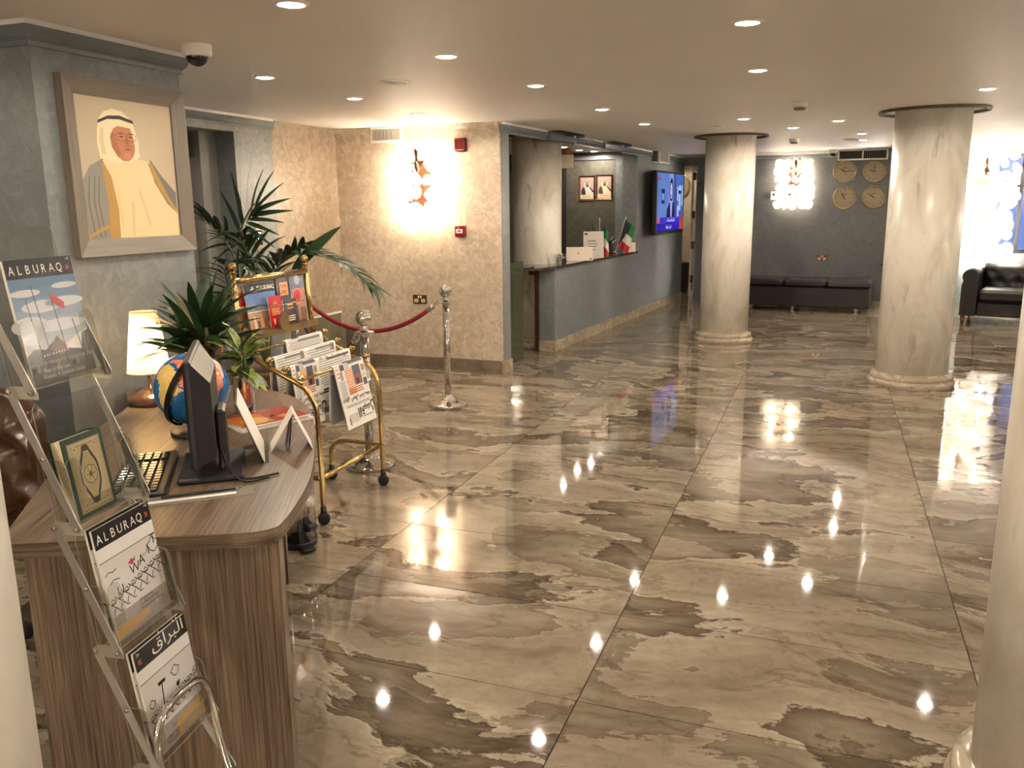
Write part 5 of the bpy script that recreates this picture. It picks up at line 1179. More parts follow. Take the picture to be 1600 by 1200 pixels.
booklet('leaflet', stand_M(3.90, .935, -2.675), .13, .245, .005, 'brown photo leaflet with a round red badge at the right end of the tray', cov_blocks((150, 96, 60), [('r', 0, .72, 1, 1, (88, 84, 88)), ('d', .5, .90, .2, (150, 146, 150)), ('d', .4, .55, .34, (196, 120, 90)), ('d', .4, .55, .29, (178, 48, 36)), ('t', '1', .4, .49, .3, (40, 18, 14)), ('r', .1, 0, .35, .36, (70, 50, 42)), ('r', .5, 0, .95, .3, (110, 66, 44))]), 'leaflet')

# newspapers hung over the bars
def newspaper(i_bar, y0, y1, front, back, lab, kind, seed, lean=.12):
    xb, zb = BARS[i_bar]; xb -= .012 * ((y0 + y1) / 2 - LY) / .63; rr = .016; rnd = random.Random(seed)
    t = thing('newspaper', lab, 'newspaper', (xb, (y0 + y1) / 2, zb), 0, 'newspapers on the brass stand')
    def pos(s, y, off=0.0):
        """s: path length from the top of the bar, + front (towards +X), - back"""
        q = pi / 2 * rr; r_ = rr + off; yy = y + (.03 * max(0, s) * (1 if kind == 'front' else .4)); zc = zb + .012
        if abs(s) <= q: a = s / rr; return (xb + r_ * sin(a), yy, zc + r_ * cos(a))
        l = abs(s) - q; sg = 1 if s > 0 else -1; lx = (lean if s > 0 else .04) * l
        return (xb + sg * (r_ + lx) , yy, zc - l)
    S = [-back] + [-pi / 2 * rr + k * pi * rr / 8 for k in range(9)] + [front]
    b = MB(); vs = []; fs = []; n = len(S)
    for off in (0.0, -.0055):
        for s in S:
            for y in (y0, y1): vs.append(pos(s, y, off))
    for k in range(n - 1):
        a = 2 * k; fs.append((a, a + 2, a + 3, a + 1)); o_ = 2 * n; fs.append((o_ + a + 1, o_ + a + 3, o_ + a + 2, o_ + a))
        for j in (0, 1): fs.append((a + j, o_ + a + j, o_ + a + 2 + j, a + 2 + j) if j else (a + 2, o_ + a + 2, o_ + a, a))
    e = 2 * (n - 1); fs += [(0, 1, 2 * n + 1, 2 * n), (e + 1, e, 2 * n + e, 2 * n + e + 1)]
    b.add(vs, fs, False); b.build('sheets', 'paper', t)
    # inner loose sheet hanging lower at the back
    b = MB(); b.add([pos(-back * .2, y0 + .006, -.008), pos(-back * .2, y1 - .004, -.008), pos(-back * 1.08, y1 - .004, -.010), pos(-back * 1.08, y0 + .006, -.010), pos(-back * .2, y0 + .006, -.011), pos(-back * .2, y1 - .004, -.011), pos(-back * 1.08, y1 - .004, -.013), pos(-back * 1.08, y0 + .006, -.013)], [(0, 1, 2, 3), (7, 6, 5, 4), (0, 4, 5, 1), (1, 5, 6, 2), (2, 6, 7, 3), (3, 7, 4, 0)]); b.build('inner_sheet', 'paper_grey', t)
    W = y1 - y0; b = MB()
    def cell(u0, u1, s0, s1, c, lift=.0005):
        m_ = max(1, int(abs(s1 - s0) / .008)) if s0 < pi / 2 * rr else 1; ss = [s0 + (s1 - s0) * k / m_ for k in range(m_ + 1)]
        v = [pos(s, y0 + u * W, lift) for s in ss for u in (u0, u1)]; b.set(col=lin(c)).add(v, [(2 * k, 2 * k + 2, 2 * k + 3, 2 * k + 1) for k in range(m_)])
    def lines(u0, u1, s0, s1, n_, c, th=.35, lift=.0007):
        st = (s1 - s0) / n_
        for k in range(n_):
            r_ = rnd.uniform(0, .1) * (u1 - u0); cell(u0 + r_ * (k % 3 == 2), u1 - r_, s0 + st * k, s0 + st * (k + th), c, lift)
    def words(txt, u, s, size, c, align='C'):
        vs_, fs_, a0, a1, _ = glyphs(txt, .028); off = {'L': 0, 'C': (a0 + a1) / 2, 'R': a1}[align]
        # the paper hangs upside down: letters run with their heads downwards
        b.set(col=lin(c)).add([pos(s + vy * size, y0 + u * W - (vx - off) * size, .0009) for vx, vy in vs_], fs_)
    F = front; q = pi / 2 * rr
    if kind == 'front':
        cell(.33, .97, -.012, q * .9, (44, 40, 48)); cell(.17, .31, .008, q + .02, (70, 66, 74)); cell(.34, .46, .01, q + .018, (190, 184, 176), .0008)
        for k in range(4): cell(.03, .13, q * .4 + k * .02, q * .4 + k * .02 + .008, (206, 150, 130))
        cell(.05, .26, F * .28, F * .56, (196, 194, 188)); lines(.05, .26, F * .28, F * .56, 12, (168, 166, 162)); cell(.13, .23, F * .14, F * .27, (150, 152, 148))
        cell(.30, .55, F * .12, F * .52, (212, 140, 100)); lines(.31, .54, F * .13, F * .45, 9, (232, 200, 176), .45); cell(.56, .82, F * .10, F * .40, (86, 84, 100)); cell(.60, .78, F * .24, F * .40, (150, 84, 66), .0007); cell(.62, .72, F * .30, F * .385, (40, 34, 44), .0009)
        lines(.33, .83, F * .42, F * .52, 3, (186, 96, 60), .55)
        cell(.86, .98, F * .12, F * .22, (150, 132, 100)); cell(.85, .98, F * .33, F * .44, (90, 84, 80)); lines(.84, .98, F * .25, F * .32, 3, (120, 116, 112))
        words('\ufeeb\ufeeb\ufe92 \ufead\ufe8e\ufe92\ufea7\ufe8d \ufedd\ufe8d\ufeee\ufee3\ufefb \ufef1\ufeee\ufee8\ufeb3', .5, F * .565, .030, (24, 22, 22))
        lines(.10, .96, F * .655, F * .70, 2, (120, 116, 112), .5)
        words('\ufeb2\ufe92\ufed8\ufedf\ufe8d', .74, F * .745, .068, (14, 14, 14)); cell(.50, .55, F * .77, F * .84, (150, 148, 144)); b.set(col=lin((60, 56, 56)))
        lines(.56, .94, F * .885, F * .90, 1, (90, 86, 84), .8); cell(.92, .97, F * .80, F * .87, (96, 82, 76)); lines(.10, .48, F * .80, F * .93, 6, (178, 168, 160), .5); cell(.10, .15, F * .84, F * .95, (156, 120, 108), .0009)
    else:
        if kind == 'red': cell(0.02, .98, -.030, -.022, (196, 84, 62)); 
        if kind == 'photo': cell(.10, .42, -.03, .006, (96, 104, 130)); cell(.17, .34, -.022, .012, (54, 66, 92), .0008)
        lines(.05, .96, -.018 if kind != 'photo' else .012, F * .62, 15, (150, 148, 144), .38); lines(.3, .95, .02, .034, 1, (70, 66, 64), .8)
        if kind == 'text': cell(.82, .94, q * .6, q + .03, (140, 112, 100))
        if kind == 'red':
            for k in range(5): cell(.1 + .17 * k, .17 + .17 * k, .005 + .004 * k, .025 + .004 * k, ((120, 60, 56), (90, 90, 96), (150, 132, 110))[k % 3])
        lines(.1, .9, F * .65, F * .75, 2, (40, 38, 38), .7); words('\ufee6\ufec3\ufeee\ufedf\ufe8d', .5, F * .8, .05, (20, 20, 22))
    b.build('print', 'print', t); return t
newspaper(3, 3.645, 3.935, .345, .30, 'front page newspaper hanging upside down at the right end of the foremost bar', 'front', 1, .20)
newspaper(2, 3.40, 3.615, .33, .30, 'dark headed newspaper at the left end of the second bar from the front', 'front', 2, .10)
newspaper(2, 3.625, 3.955, .27, .30, 'newspaper with a red top line, right half of the second bar from the front', 'red', 3, .08)
newspaper(1, 3.40, 3.66, .30, .30, 'white text newspaper at the left of the second bar from the back', 'text', 4, .06)
newspaper(1, 3.67, 3.955, .30, .30, 'white text newspaper at the right of the second bar from the back', 'text', 5, .06)
newspaper(0, 3.62, 3.955, .28, .28, 'newspaper with a blue photo on the rearmost bar', 'photo', 6, .05)

# ================================================================== DESK AND WHAT STANDS ON IT
DU = Vector((0.897, 0.443, 0)).normalized(); DV = Vector((-DU.y, DU.x, 0))     # across and along the desk
dk = thing('office_desk', 'striped brown wood desk with a curved top beside the portrait wall', 'desk', (-1.95, 2.15, 0), DESK_A)
top = catmull([(-1.36, 1.622, 0), (-1.298, 1.668, 0), (-1.296, 1.752, 0), (-1.434, 2.074, 0), (-1.642, 2.415, 0), (-1.80, 2.65, 0), (-1.96, 2.85, 0), (-2.155, 3.01, 0), (-2.367, 3.095, 0), (-2.62, 3.11, 0), (-2.80, 3.06, 0), (-2.925, 2.95, 0)], 5)
top += catmull([(-2.925, 2.86, 0), (-2.78, 2.72, 0), (-2.67, 2.60, 0), (-2.55, 2.36, 0), (-2.47, 2.20, 0), (-2.36, 2.03, 0), (-2.231, 1.85, 0), (-1.865, 1.372, 0)], 5)
b = MB(); b.prism([(p.x, p.y) for p in top], 0.700, 0.740)
b.f = [(f[0], 1 if len(f[0]) == 4 else 0, f[2], f[3]) for f in b.f]; b.build('worktop', ['wood_top', 'wood_edge'], dk)
def dbox(a, u0, u1, v0, v1, z0, z1, name, mat, bev=0.0):
    b = MB(); b.M = Matrix(((DU.x, DV.x, 0, a[0]), (DU.y, DV.y, 0, a[1]), (0, 0, 1, 0), (0, 0, 0, 1))); b.box((u0, v0, z0), (u1, v1, z1), bev); return b.build(name, mat, dk)
A = (-1.852, 1.426)
dbox(A, 0.0, 0.603, 0.0, 0.035, 0.0, 0.699, 'end_panel', 'wood_panel')
dbox(A, 0.605, 0.630, -0.003, 0.06, 0.0, 0.699, 'end_post', 'wood_panel')
dbox(A, 0.20, 0.225, 0.036, 1.25, 0.08, 0.699, 'modesty_panel', 'wood_panel')
dbox(A, 0.06, 0.42, 1.25, 1.285, 0.0, 0.699, 'end_panel', 'wood_panel')

def onDesk(x, y, dz=0.0): return (x, y, 0.741 + dz)
# lamp
lx, ly = -2.64, 2.715
t = thing('table_lamp', 'lit table lamp with cream shade on a round glass base', 'lamp', (lx, ly, 0.741))
MB().lathe(smooth_prof([(0.092, 0), (0.096, 0.010), (0.088, 0.026), (0.06, 0.044), (0.03, 0.056), (0.014, 0.062)], 3), 36).build('base', 'amber_base', t, world=False)
MB().lathe([(0.009, 0.06), (0.009, 0.25)], 12).build('stem', 'chrome', t, world=False)
b = MB(); n = 40
b.lathe([(0.086, 0.135), (0.053, 0.385)], n, caps=False); b.build('lamp_shade', 'lamp_shade_fabric', t, world=False)
for r_, z_ in ((0.086, 0.135), (0.053, 0.385)): MB().tube([(r_ * cos(a), r_ * sin(a), z_) for a in [2 * pi * k / 40 for k in range(40)]], 0.0022, 6, closed=True).build('shade_rim', 'fabric_shade_rim', t, world=False)
emat('desk_bulb', (1.0, 0.76, 0.45), 22)
MB().sphere((0, 0, 0.285), 0.026, 14, 10, (1, 1, 1.25)).build('bulb', 'desk_bulb', t, world=False)
l = bpy.data.lights.new('lamp_light', 'POINT'); l.energy = 2.4; l.color = (1.0, 0.72, 0.42); l.shadow_soft_size = 0.035
o = bpy.data.objects.new('lamp_light', l); COL.objects.link(o); o.parent = t; o.location = (0, 0, 0.23)
t = thing('lamp_cable', 'thin black lamp cable along the wall edge of the desk', 'cable', (-2.75, 2.7, 0.741))
MB().tube(catmull([(-2.72, 2.76, .7455), (-2.80, 2.80, .7455), (-2.87, 2.87, .7455), (-2.90, 2.93, .7455)], 5), 0.0032, 6).build('cable', 'black_plastic', t)

# bamboo-like plant in an amber glass vase
vx, vy = -2.385, 2.76
t = thing('vase_plant', 'dark strappy green plant in an amber glass vase behind the globe', 'plant', (vx, vy, 0.741))
MB().lathe(smooth_prof([(0.05, 0), (0.056, 0.01), (0.062, 0.12), (0.075, 0.24), (0.078, 0.25), (0.071, 0.245), (0.058, 0.12), (0.05, 0.012)], 3), 28).build('vase', 'vase_glass', t, world=False)
rnd = random.Random(11)
for k in range(9):
    a = k * 2.4; r = 0.018 + 0.02 * (k % 2)
    MB().tube([(r * cos(a), r * sin(a), 0.015), (r * 1.3 * cos(a), r * 1.3 * sin(a), 0.2), (r * 1.8 * cos(a), r * 1.8 * sin(a), 0.33)], 0.007, 8).build('stem', 'stem_green', t, world=False)
for k in range(60):
    a = k * 2.39996 + rnd.uniform(-.2, .2); el = radians(-2 + 78 * ((k * 17) % 60) / 60); z0 = 0.20 + 0.13 * rnd.random()
    b = MB(); b.M = dirM((0.03 * cos(a), 0.03 * sin(a), z0), (cos(a) * cos(el), sin(a) * cos(el), sin(el)), rnd.uniform(-.6, .6))
    v, f = leaf_mesh(rnd.uniform(.22, .31), rnd.uniform(.034, .052), rnd.uniform(.1, .5), .3, 6, .7, curl=rnd.uniform(-.15, .15)); b.add(v, f, True); b.build('leaf', 'leaf_dark', t, world=False)

# small variegated plant in a silver pot
px, py = -2.145, 2.69
t = thing('potted_plant', 'small yellow and green leaved plant in a silver cylinder pot', 'plant', (px, py, 0.741))
MB().lathe([(0.040, 0), (0.041, 0.002), (0.041, 0.148), (0.042, 0.152), (0.038, 0.152), (0.038, 0.13)], 36, caps=False).lathe([(0.0001, 0.0), (0.04, 0.0)], 30, caps=False).build('pot', 'chrome', t, world=False)
MB().lathe([(0.038, 0.138), (0.0001, 0.143)], 20, caps=False).build('soil', 'soil', t, world=False)
for k in range(4):
    a = k * 1.7; MB().tube(catmull([(0.012 * cos(a), 0.012 * sin(a), 0.135), (0.015 * cos(a), 0.015 * sin(a), 0.2), (0.02 * cos(a), 0.02 * sin(a), 0.25)], 4), 0.005, 8).build('stem', 'stem_green', t, world=False)
for k in range(30):
    a = k * 2.39996; el = radians(-22 + 92 * ((k * 7) % 30) / 30); z0 = 0.160 + 0.10 * ((k * 7) % 30) / 30
    b = MB(); b.M = dirM((0.012 * cos(a), 0.012 * sin(a), z0), (cos(a) * cos(el), sin(a) * cos(el), sin(el)), rnd.uniform(-.5, .5))
    v, f = leaf_mesh(rnd.uniform(.10, .145), rnd.uniform(.042, .056), rnd.uniform(.2, .7), .25, 6, .62); b.add(v, f, True); b.build('leaf', 'leaf_light' if k % 3 else 'leaf_palm', t, world=False)

# globe
gx, gy, gr = -2.12, 2.375, 0.130
t = thing('desk_globe', 'blue desk globe with yellow land on a black stand', 'globe', (gx, gy, 0.741))
MB().lathe(smooth_prof([(0.085, 0), (0.086, 0.008), (0.08, 0.014), (0.02, 0.02)], 3), 36).build('base', 'black_plastic', t, world=False)
MB().lathe([(0.016, 0.015), (0.012, 0.05), (0.014, 0.06)], 16).build('pillar', 'black_plastic', t, world=False)
CONT = [((214, 178, 92), [(-168, 66), (-140, 70), (-125, 72), (-95, 74), (-80, 70), (-85, 66), (-94, 60), (-85, 55), (-79, 54), (-78, 62), (-70, 60), (-62, 57), (-55, 52), (-60, 46), (-67, 45), (-75, 45), (-83, 43), (-95, 49), (-124, 49), (-132, 56), (-150, 60), (-165, 60)]),
        ((186, 136, 116), [(-124, 49), (-95, 49), (-83, 43), (-75, 45), (-67, 45), (-74, 40), (-76, 35), (-81, 31), (-80, 25), (-84, 30), (-97, 28), (-106, 32), (-117, 32), (-123, 38)]),
        ((190, 134, 92), [(-117, 32), (-106, 32), (-97, 26), (-97, 20), (-90, 21), (-87, 18), (-83, 10), (-78, 8), (-86, 12), (-94, 16), (-105, 20), (-112, 29)]),
        ((196, 190, 100), [(-78, 8), (-72, 12), (-60, 9), (-50, 1), (-35, -6), (-39, -15), (-48, -26), (-58, -38), (-66, -48), (-72, -54), (-75, -45), (-71, -30), (-71, -18), (-80, -6)]),
        ((230, 226, 210), [(-55, 60), (-44, 60), (-22, 70), (-20, 80), (-60, 82), (-70, 77)]),
        ((214, 130, 90), [(-9, 36), (-9, 44), (0, 49), (8, 54), (12, 56), (28, 60), (40, 66), (60, 70), (100, 76), (140, 73), (175, 68), (160, 60), (140, 54), (130, 42), (121, 38), (121, 28), (108, 20), (104, 2), (98, 14), (90, 22), (80, 14), (76, 8), (72, 20), (60, 25), (52, 26), (56, 18), (44, 13), (34, 29), (36, 36), (26, 40), (18, 40), (12, 44), (0, 40)]),
        ((222, 190, 110), [(-16, 14), (-16, 22), (-6, 36), (10, 37), (30, 31), (36, 22), (43, 12), (51, 12), (40, -4), (40, -16), (32, -28), (20, -35), (14, -20), (9, 2), (0, 6), (-8, 5)]),
        ((226, 160, 120), [(114, -22), (122, -18), (130, -12), (137, -13), (142, -11), (147, -20), (153, -28), (148, -38), (138, -34), (128, -32), (116, -34)])]
def inpoly(x, y, P):
    c = False; j = len(P) - 1
    for i in range(len(P)):
        if (P[i][1] > y) != (P[j][1] > y) and x < (P[j][0] - P[i][0]) * (y - P[i][1]) / (P[j][1] - P[i][1]) + P[i][0]: c = not c
        j = i
    return c
GM = T(0, 0, 0.167 + 0.0) @ Matrix.Rotation(radians(22), 4, Vector((-.35, .937, 0))) @ Matrix.Rotation(radians(64), 4, 'Z')
b = MB(); b.M = GM; NLo, NLa = 120, 60; rn = random.Random(5)
vs = [(gr * cos(radians(-90 + 180 * j / NLa)) * cos(2 * pi * i / NLo), gr * cos(radians(-90 + 180 * j / NLa)) * sin(2 * pi * i / NLo), gr * sin(radians(-90 + 180 * j / NLa))) for j in range(NLa + 1) for i in range(NLo)]
base_i = len(b.v); b.v.extend(b.M @ Vector(p) for p in vs); sea = (18, 90, 150); sea2 = (24, 102, 162)
for j in range(NLa):
    for i in range(NLo):
        lo = -180 + 360 * (i + .5) / NLo; la = -90 + 180 * (j + .5) / NLa; c = sea if (abs(la) > 40 or (i // 5) % 2) else sea2
        if abs(la) < .0: c = (200, 60, 60)
        for cc, P in CONT:
            if inpoly(lo, la, P): c = tuple(max(0, min(255, q + rn.randint(-14, 14))) for q in cc)
        if la < -76: c = (230, 226, 214)
        b.f.append(((base_i + j * NLo + i, base_i + j * NLo + (i + 1) % NLo, base_i + (j + 1) * NLo + (i + 1) % NLo, base_i + (j + 1) * NLo + i), 0, lin(c), True))
b.build('sphere', 'globe_print', t, world=False)
# half meridian arc from pole to pole on the left side
AX = (GM.to_3x3() @ Vector((0, 0, 1))); C0 = Vector((0, 0, 0.167)); SD = Vector((0.107, -0.82, 0)); SD = (SD - AX * SD.dot(AX)).normalized(); AN = AX.cross(SD)
b = MB(); prev = None; vs = []; fs = []
for k in range(33):
    a = pi * k / 32; dirv = AX * cos(a) + SD * sin(a)
    for (rr_, hw) in ((gr + .004, -.009), (gr + .013, -.009), (gr + .013, .009), (gr + .004, .009)): vs.append(C0 + dirv * rr_ + AN * hw)
    if k: o_ = 4 * (k - 1); fs += [(o_ + q, o_ + (q + 1) % 4, o_ + 4 + (q + 1) % 4, o_ + 4 + q) for q in range(4)]
fs += [(3, 2, 1, 0), (128, 129, 130, 131)]
b.add(vs, fs, False); b.build('meridian_arc', 'black_gloss', t, world=False)

# monitor seen from behind its edge
MW = Vector((-0.602, 0.799, 0)).normalized(); MN = Vector((0.799, 0.602, 0))       # along the screen, and out of its back
mo = thing('computer_monitor', 'black computer monitor seen from its rear edge, in front of the globe', 'monitor', (-1.79, 2.03, 0.741))
def fr(o, a, n_): return Matrix(((a.x, n_.x, 0, o[0]), (a.y, n_.y, 0, o[1]), (0, 0, 1, o[2]), (0, 0, 0, 1)))
MM = fr((-1.79, 2.03, 0.741), MW, MN)
b = MB(); b.M = MM; b.box((-.19, -.022, .05), (.25, .0, .375), .006); b.build('screen_panel', 'black_plastic', mo)
b = MB(); b.M = MM; b.box((-.185, -.0235, .06), (.245, -.0222, .37)); b.build('display', 'black_gloss', mo)
b = MB(); b.M = MM; b.add([(-.185, 0, .06), (.245, 0, .06), (.245, 0, .365), (-.185, 0, .365), (-.14, .045, .075), (.20, .045, .075), (.20, .045, .30), (-.14, .045, .30)], [(0, 1, 5, 4), (1, 2, 6, 5), (2, 3, 7, 6), (3, 0, 4, 7), (4, 5, 6, 7)]); b.build('rear_housing', 'black_plastic', mo)
b = MB(); b.M = MM; b.box((-.06, .046, .0), (.06, .075, .20), .008); b.build('neck', 'black_plastic', mo)
b = MB(); b.M = MM; b.box((-.15, -.07, .0), (.15, .12, .018), .006); b.build('base', 'black_plastic', mo)
for k, (x0, z0) in enumerate(((-.03, .14), (.0, .13))):
    MB().tube(catmull([MM @ Vector(p) for p in ((x0, .05, z0), (x0 - .05, .06, .07), (x0 - .10, .085, .022), (x0 - .155, .125, .0052), (x0 - .13, .19 + .03 * k, .0052))], 6), .0035, 8).build('cable', 'rubber', mo)

# keyboard
KM = fr((-1.917, 1.911, 0.741), MW, MN)
kb = thing('keyboard', 'black keyboard lying on the desk between brochure stand and monitor', 'keyboard', (-1.917, 1.911, 0.741))
b = MB(); b.M = KM; b.box((-.22, -.08, 0), (.22, .08, .016), .005); b.build('case', 'black_plastic', kb)
b = MB(); b.M = KM
for r in range(5):
    for c in range(15):
        if c == 11: continue
        b.box((-.212 + .0275 * c, -.066 + .0255 * r, .016), (-.212 + .0275 * c + .023, -.066 + .0255 * r + .021, .0215), .002)
o = b.build('keys', 'black_gloss', kb); o['kind'] = 'stuff'
# clear plastic sleeve with a pen
t = thing('plastic_sleeve', 'clear plastic sleeve lying at the desk edge in front of the monitor', 'sleeve', (-1.63, 1.81, 0.741))
SMx = fr((-1.63, 1.815, 0.741), Vector((.75, .66, 0)).normalized(), Vector((-.66, .75, 0)).normalized())
b = MB(); b.M = SMx; b.box((-.15, -.035, 0), (.15, .035, .003)); b.build('sleeve', 'acrylic_edge', t)
b = MB(); b.M = SMx; b.box((-.135, -.022, .0032), (.10, -.004, .0042)); b.build('label_strip', 'paper', t)
t = thing('ballpoint_pen', 'slim dark pen lying on the plastic sleeve', 'pen', (-1.62, 1.83, 0.745))
b = MB(); b.M = SMx; b.tube([(-.10, .012, .0075), (.10, .016, .0075)], .0042, 10); b.build('barrel', 'black_plastic', t)
b = MB(); b.M = SMx; b.tube([(.10, .016, .0075), (.118, .0164, .0075)], [.0042, .001], 8); b.build('tip', 'chrome', t)

# magazines under the silver pot side: sunset cover on top of a white one
SA = Vector((0.42, 0.90, 0)).normalized(); SB = Vector((-SA.y, SA.x, 0))
def flat_mag(c, z, w_, h_, th, ang, lab, painter):
    t = thing('magazine', lab, 'magazine', (c[0], c[1], z)); d_ = SA.copy(); d_.rotate(Matrix.Rotation(ang, 3, 'Z')); e = Vector((-d_.y, d_.x, 0))
    M = Matrix(((d_.x, e.x, 0, c[0]), (d_.y, e.y, 0, c[1]), (0, 0, 1, z), (0, 0, 0, 1)))
    b = MB(); b.M = M; b.box((-w_ / 2, -h_ / 2, 0), (w_ / 2, h_ / 2, th)); b.build('pages', 'paper', t)
    b = MB(); b.M = M @ Matrix.Translation((0, -h_ / 2, th + .0005)); painter(b, w_, h_); b.build('front_cover', 'print_gloss', t)
def cov_white(b, W, H):
    b.rect(-W / 2, 0, W / 2, H, 0, lin((222, 216, 204)))
    for k in range(5): b.rect(-W * .42, .02 * H + .03 * H * k, W * (.1 + .07 * ((k * 3) % 5)), .032 * H + .03 * H * k, .0002, lin((110, 100, 96)))
    b.rect(W * .1, .02 * H, W * .44, .12 * H, .0002, lin((160, 110, 90)))
def cov_sunset(b, W, H):
    b.rect(-W / 2, 0, W / 2, H, 0, lin((138, 52, 30)))
    b.poly([(-W / 2, .05 * H), (0, .05 * H), (0, .8 * H), (-W / 2, .8 * H)], .0001, lin((180, 108, 40))); b.disc(-W * .2, .32 * H, W * .18, .0003, lin((206, 160, 74)), 18)
    for k in range(9):
        a = pi * (.08 + .105 * k); b.poly([(-W * .2 + .19 * W * cos(a), .32 * H + .19 * W * sin(a)), (-W * .2 + .34 * W * cos(a + .07), .32 * H + .34 * W * sin(a + .07)), (-W * .2 + .34 * W * cos(a - .07), .32 * H + .34 * W * sin(a - .07))], .0002, lin((190, 84, 24)))
    b.poly([(.02 * W, .1 * H), (.48 * W, .1 * H), (.46 * W, .5 * H), (.25 * W, .6 * H), (.05 * W, .45 * H)], .0002, lin((150, 40, 26))); b.disc(.25 * W, .28 * H, .13 * W, .0003, lin((206, 110, 60)), 14, .08 * W); b.rect(-W / 2, 0, W / 2, .05 * H, .0002, lin((120, 34, 20)))
flat_mag((-1.985, 2.60), 0.741, 0.30, 0.215, 0.008, 0, 'white magazine lying under the sunset coloured one', cov_white)
flat_mag((-1.998, 2.608), 0.7505, 0.285, 0.205, 0.006, 0.03, 'orange and red sunset magazine lying beside the globe', cov_sunset)

# leaning sign card in a clear holder, and the tent brochure against it
RG = Vector((-0.6077, 0.7941, 0)); PP = Vector((-0.7941, -0.6077, 0)); Z = Vector((0, 0, 1)); c0 = Vector((-1.651, 2.145, 0.742))
d1 = (PP * sin(.35) + Z * cos(.35)); d2 = (PP * sin(-.55) + Z * cos(-.55))
def sheet(o, ux, uy, w_, h_, th, name, mat, par):
    b = MB(); b.M = frame(o, ux, uy); b.box((0, 0, -th / 2), (w_, h_, th / 2)); return b.build(name, mat, par)
t = thing('sign_holder', 'white sign card leaning back in a clear acrylic holder on the desk', 'sign', tuple(c0))
sheet(c0 + RG * .004, RG, d1, .262, .21, .0025, 'card', 'paper', t)
b = MB(); b.M = frame(c0 + RG * .004, RG, d1) @ Matrix.Translation((0, 0, -.0018)); rn = random.Random(8)
for k in range(12): x = .02 + .017 * k; b.rect(.05 + .13 * (k % 2), .02 + .014 * k, .10 + .13 * (k % 2), .028 + .014 * k, -.0002, lin((120, 110, 100)))
b.stroke([(.06, .05), (.12, .16), (.18, .07), (.21, .17)], .012, -.0004, lin((110, 90, 70))); b.build('print', 'print', t)
sheet(c0 + RG * .002 + PP * .004, RG, d1, .266, .215, .002, 'clear_back', 'acrylic', t)
sheet(c0 - PP * .012 + Z * .0, RG, Z, .266, .045, .002, 'clear_front', 'acrylic', t)
sheet(c0 - PP * .012, RG, PP, .266, .02, .002, 'clear_foot', 'acrylic', t)
t = thing('tent_brochure', 'white folded brochure standing open like a tent at the desk edge', 'brochure', tuple(c0 + RG * .14 - PP * .1))
e0 = c0 + RG * .115 - PP * .022; L_ = .15; apex = e0 + d2 * L_; d3 = (-PP * sin(.42) - Z * cos(.42)); rz_ = (apex.z - .742) / cos(.42)
sheet(e0, RG, d2, .115, L_, .002, 'left_leaf', 'paper', t); sheet(apex, RG, d3, .115, rz_, .002, 'right_leaf', 'paper', t)
b = MB(); b.M = frame(e0, RG, d2) @ Matrix.Translation((0, 0, .0016))
for k in range(3): b.rect(.03 + .02 * k, .03 + .035 * k, .036 + .02 * k, .05 + .035 * k, 0, lin((110, 104, 96)))
b.build('print', 'print', t)
for q in (.13, .22):
    dq = (-PP * sin(q - .35) - Z * cos(q - .35)); sheet(apex + dq * .01 + RG * .004, RG, dq, .105, (apex.z - .744) / cos(q - .35) - .012, .0015, 'inner_leaf', 'paper_grey', t)

# ================================================================== UNDER AND BEHIND THE DESK
t = thing('pedal_bin', 'chrome pedal bin on the floor behind the desk end', 'bin', (-2.245, 3.12, 0))
MB().lathe([(0.085, 0.0), (0.087, 0.004), (0.087, 0.03)], 32).build('base_ring', 'black_plastic', t, world=False)
MB().lathe([(0.084, 0.028), (0.084, 0.42)], 36).build('body', 'chrome', t, world=False)
MB().lathe(smooth_prof([(0.087, 0.42), (0.088, 0.44), (0.06, 0.465), (0.0001, 0.47)], 3), 32, caps=False).build('lid', 'chrome', t, world=False)
b = MB(); b.M = Matrix.Rotation(radians(-35), 4, 'Z'); b.box((.08, -.03, .008), (.15, .03, .022), .004); b.build('pedal', 'black_plastic', t, world=False)
b = MB(); b.M = Matrix.Rotation(radians(-15), 4, 'Z') @ Matrix.Translation((0, 0, .05)) @ Matrix.Rotation(radians(-20), 4, 'Y'); b.box((.075, -.025, 0), (.125, .025, .03), .004); b.mi = 1; b.box((.125, -.003, .01), (.165, .003, .016)); b.build('pedal_hinge', ['black_plastic', 'chrome'], t, world=False)

CM = radians(25)
ch = thing('leather_armchair', 'brown button tufted leather armchair behind the desk', 'chair', (-2.90, 1.84, 0), CM)
v, f, bt = tuft_grid(0.74, 0.455, 64, 44, 0.085, 4, 4, 0.02)
b = MB(); b.M = T(0, 0.30, 0.43)
vv = []
for (x, y, z) in v:       # rounded shoulders and a wrap towards the sides
    u = x / .37; zz = z * (1 - .16 * u * u); vv.append((x, y - .16 * u * u * abs(u), zz))
b.add(vv, f, True); b.build('tufted_back', 'brown_leather', ch, world=False)
bk = [(x, max(y, -.2) + .075, z) for x, y, z in vv]
b = MB(); b.M = T(0, 0.30, 0.43); nb = 65
b.add([(x, y + .06, z) for x, y, z in [(p[0], -.16 * abs(p[0] / .37) ** 3, p[2]) for p in vv]], [q[::-1] for q in f], True); b.build('back_shell', 'brown_leather', ch, world=False)
rim = [vv[j * nb] for j in range(45)] + [vv[44 * nb + i] for i in range(1, 65)] + [vv[j * nb + 64] for j in range(43, -1, -1)]
MB().tube([(x, y + .33, z + .43) for x, y, z in rim], .034, 10).build('rolled_edge', 'brown_leather', ch, world=False)
for x, z in bt:
    u = x / .37; b = MB(); b.sphere((x, .30 - .16 * u * u * abs(u) - .004, .43 + z * (1 - .16 * u * u)), .011, 8, 6); b.build('button', 'brown_leather', ch, world=False)
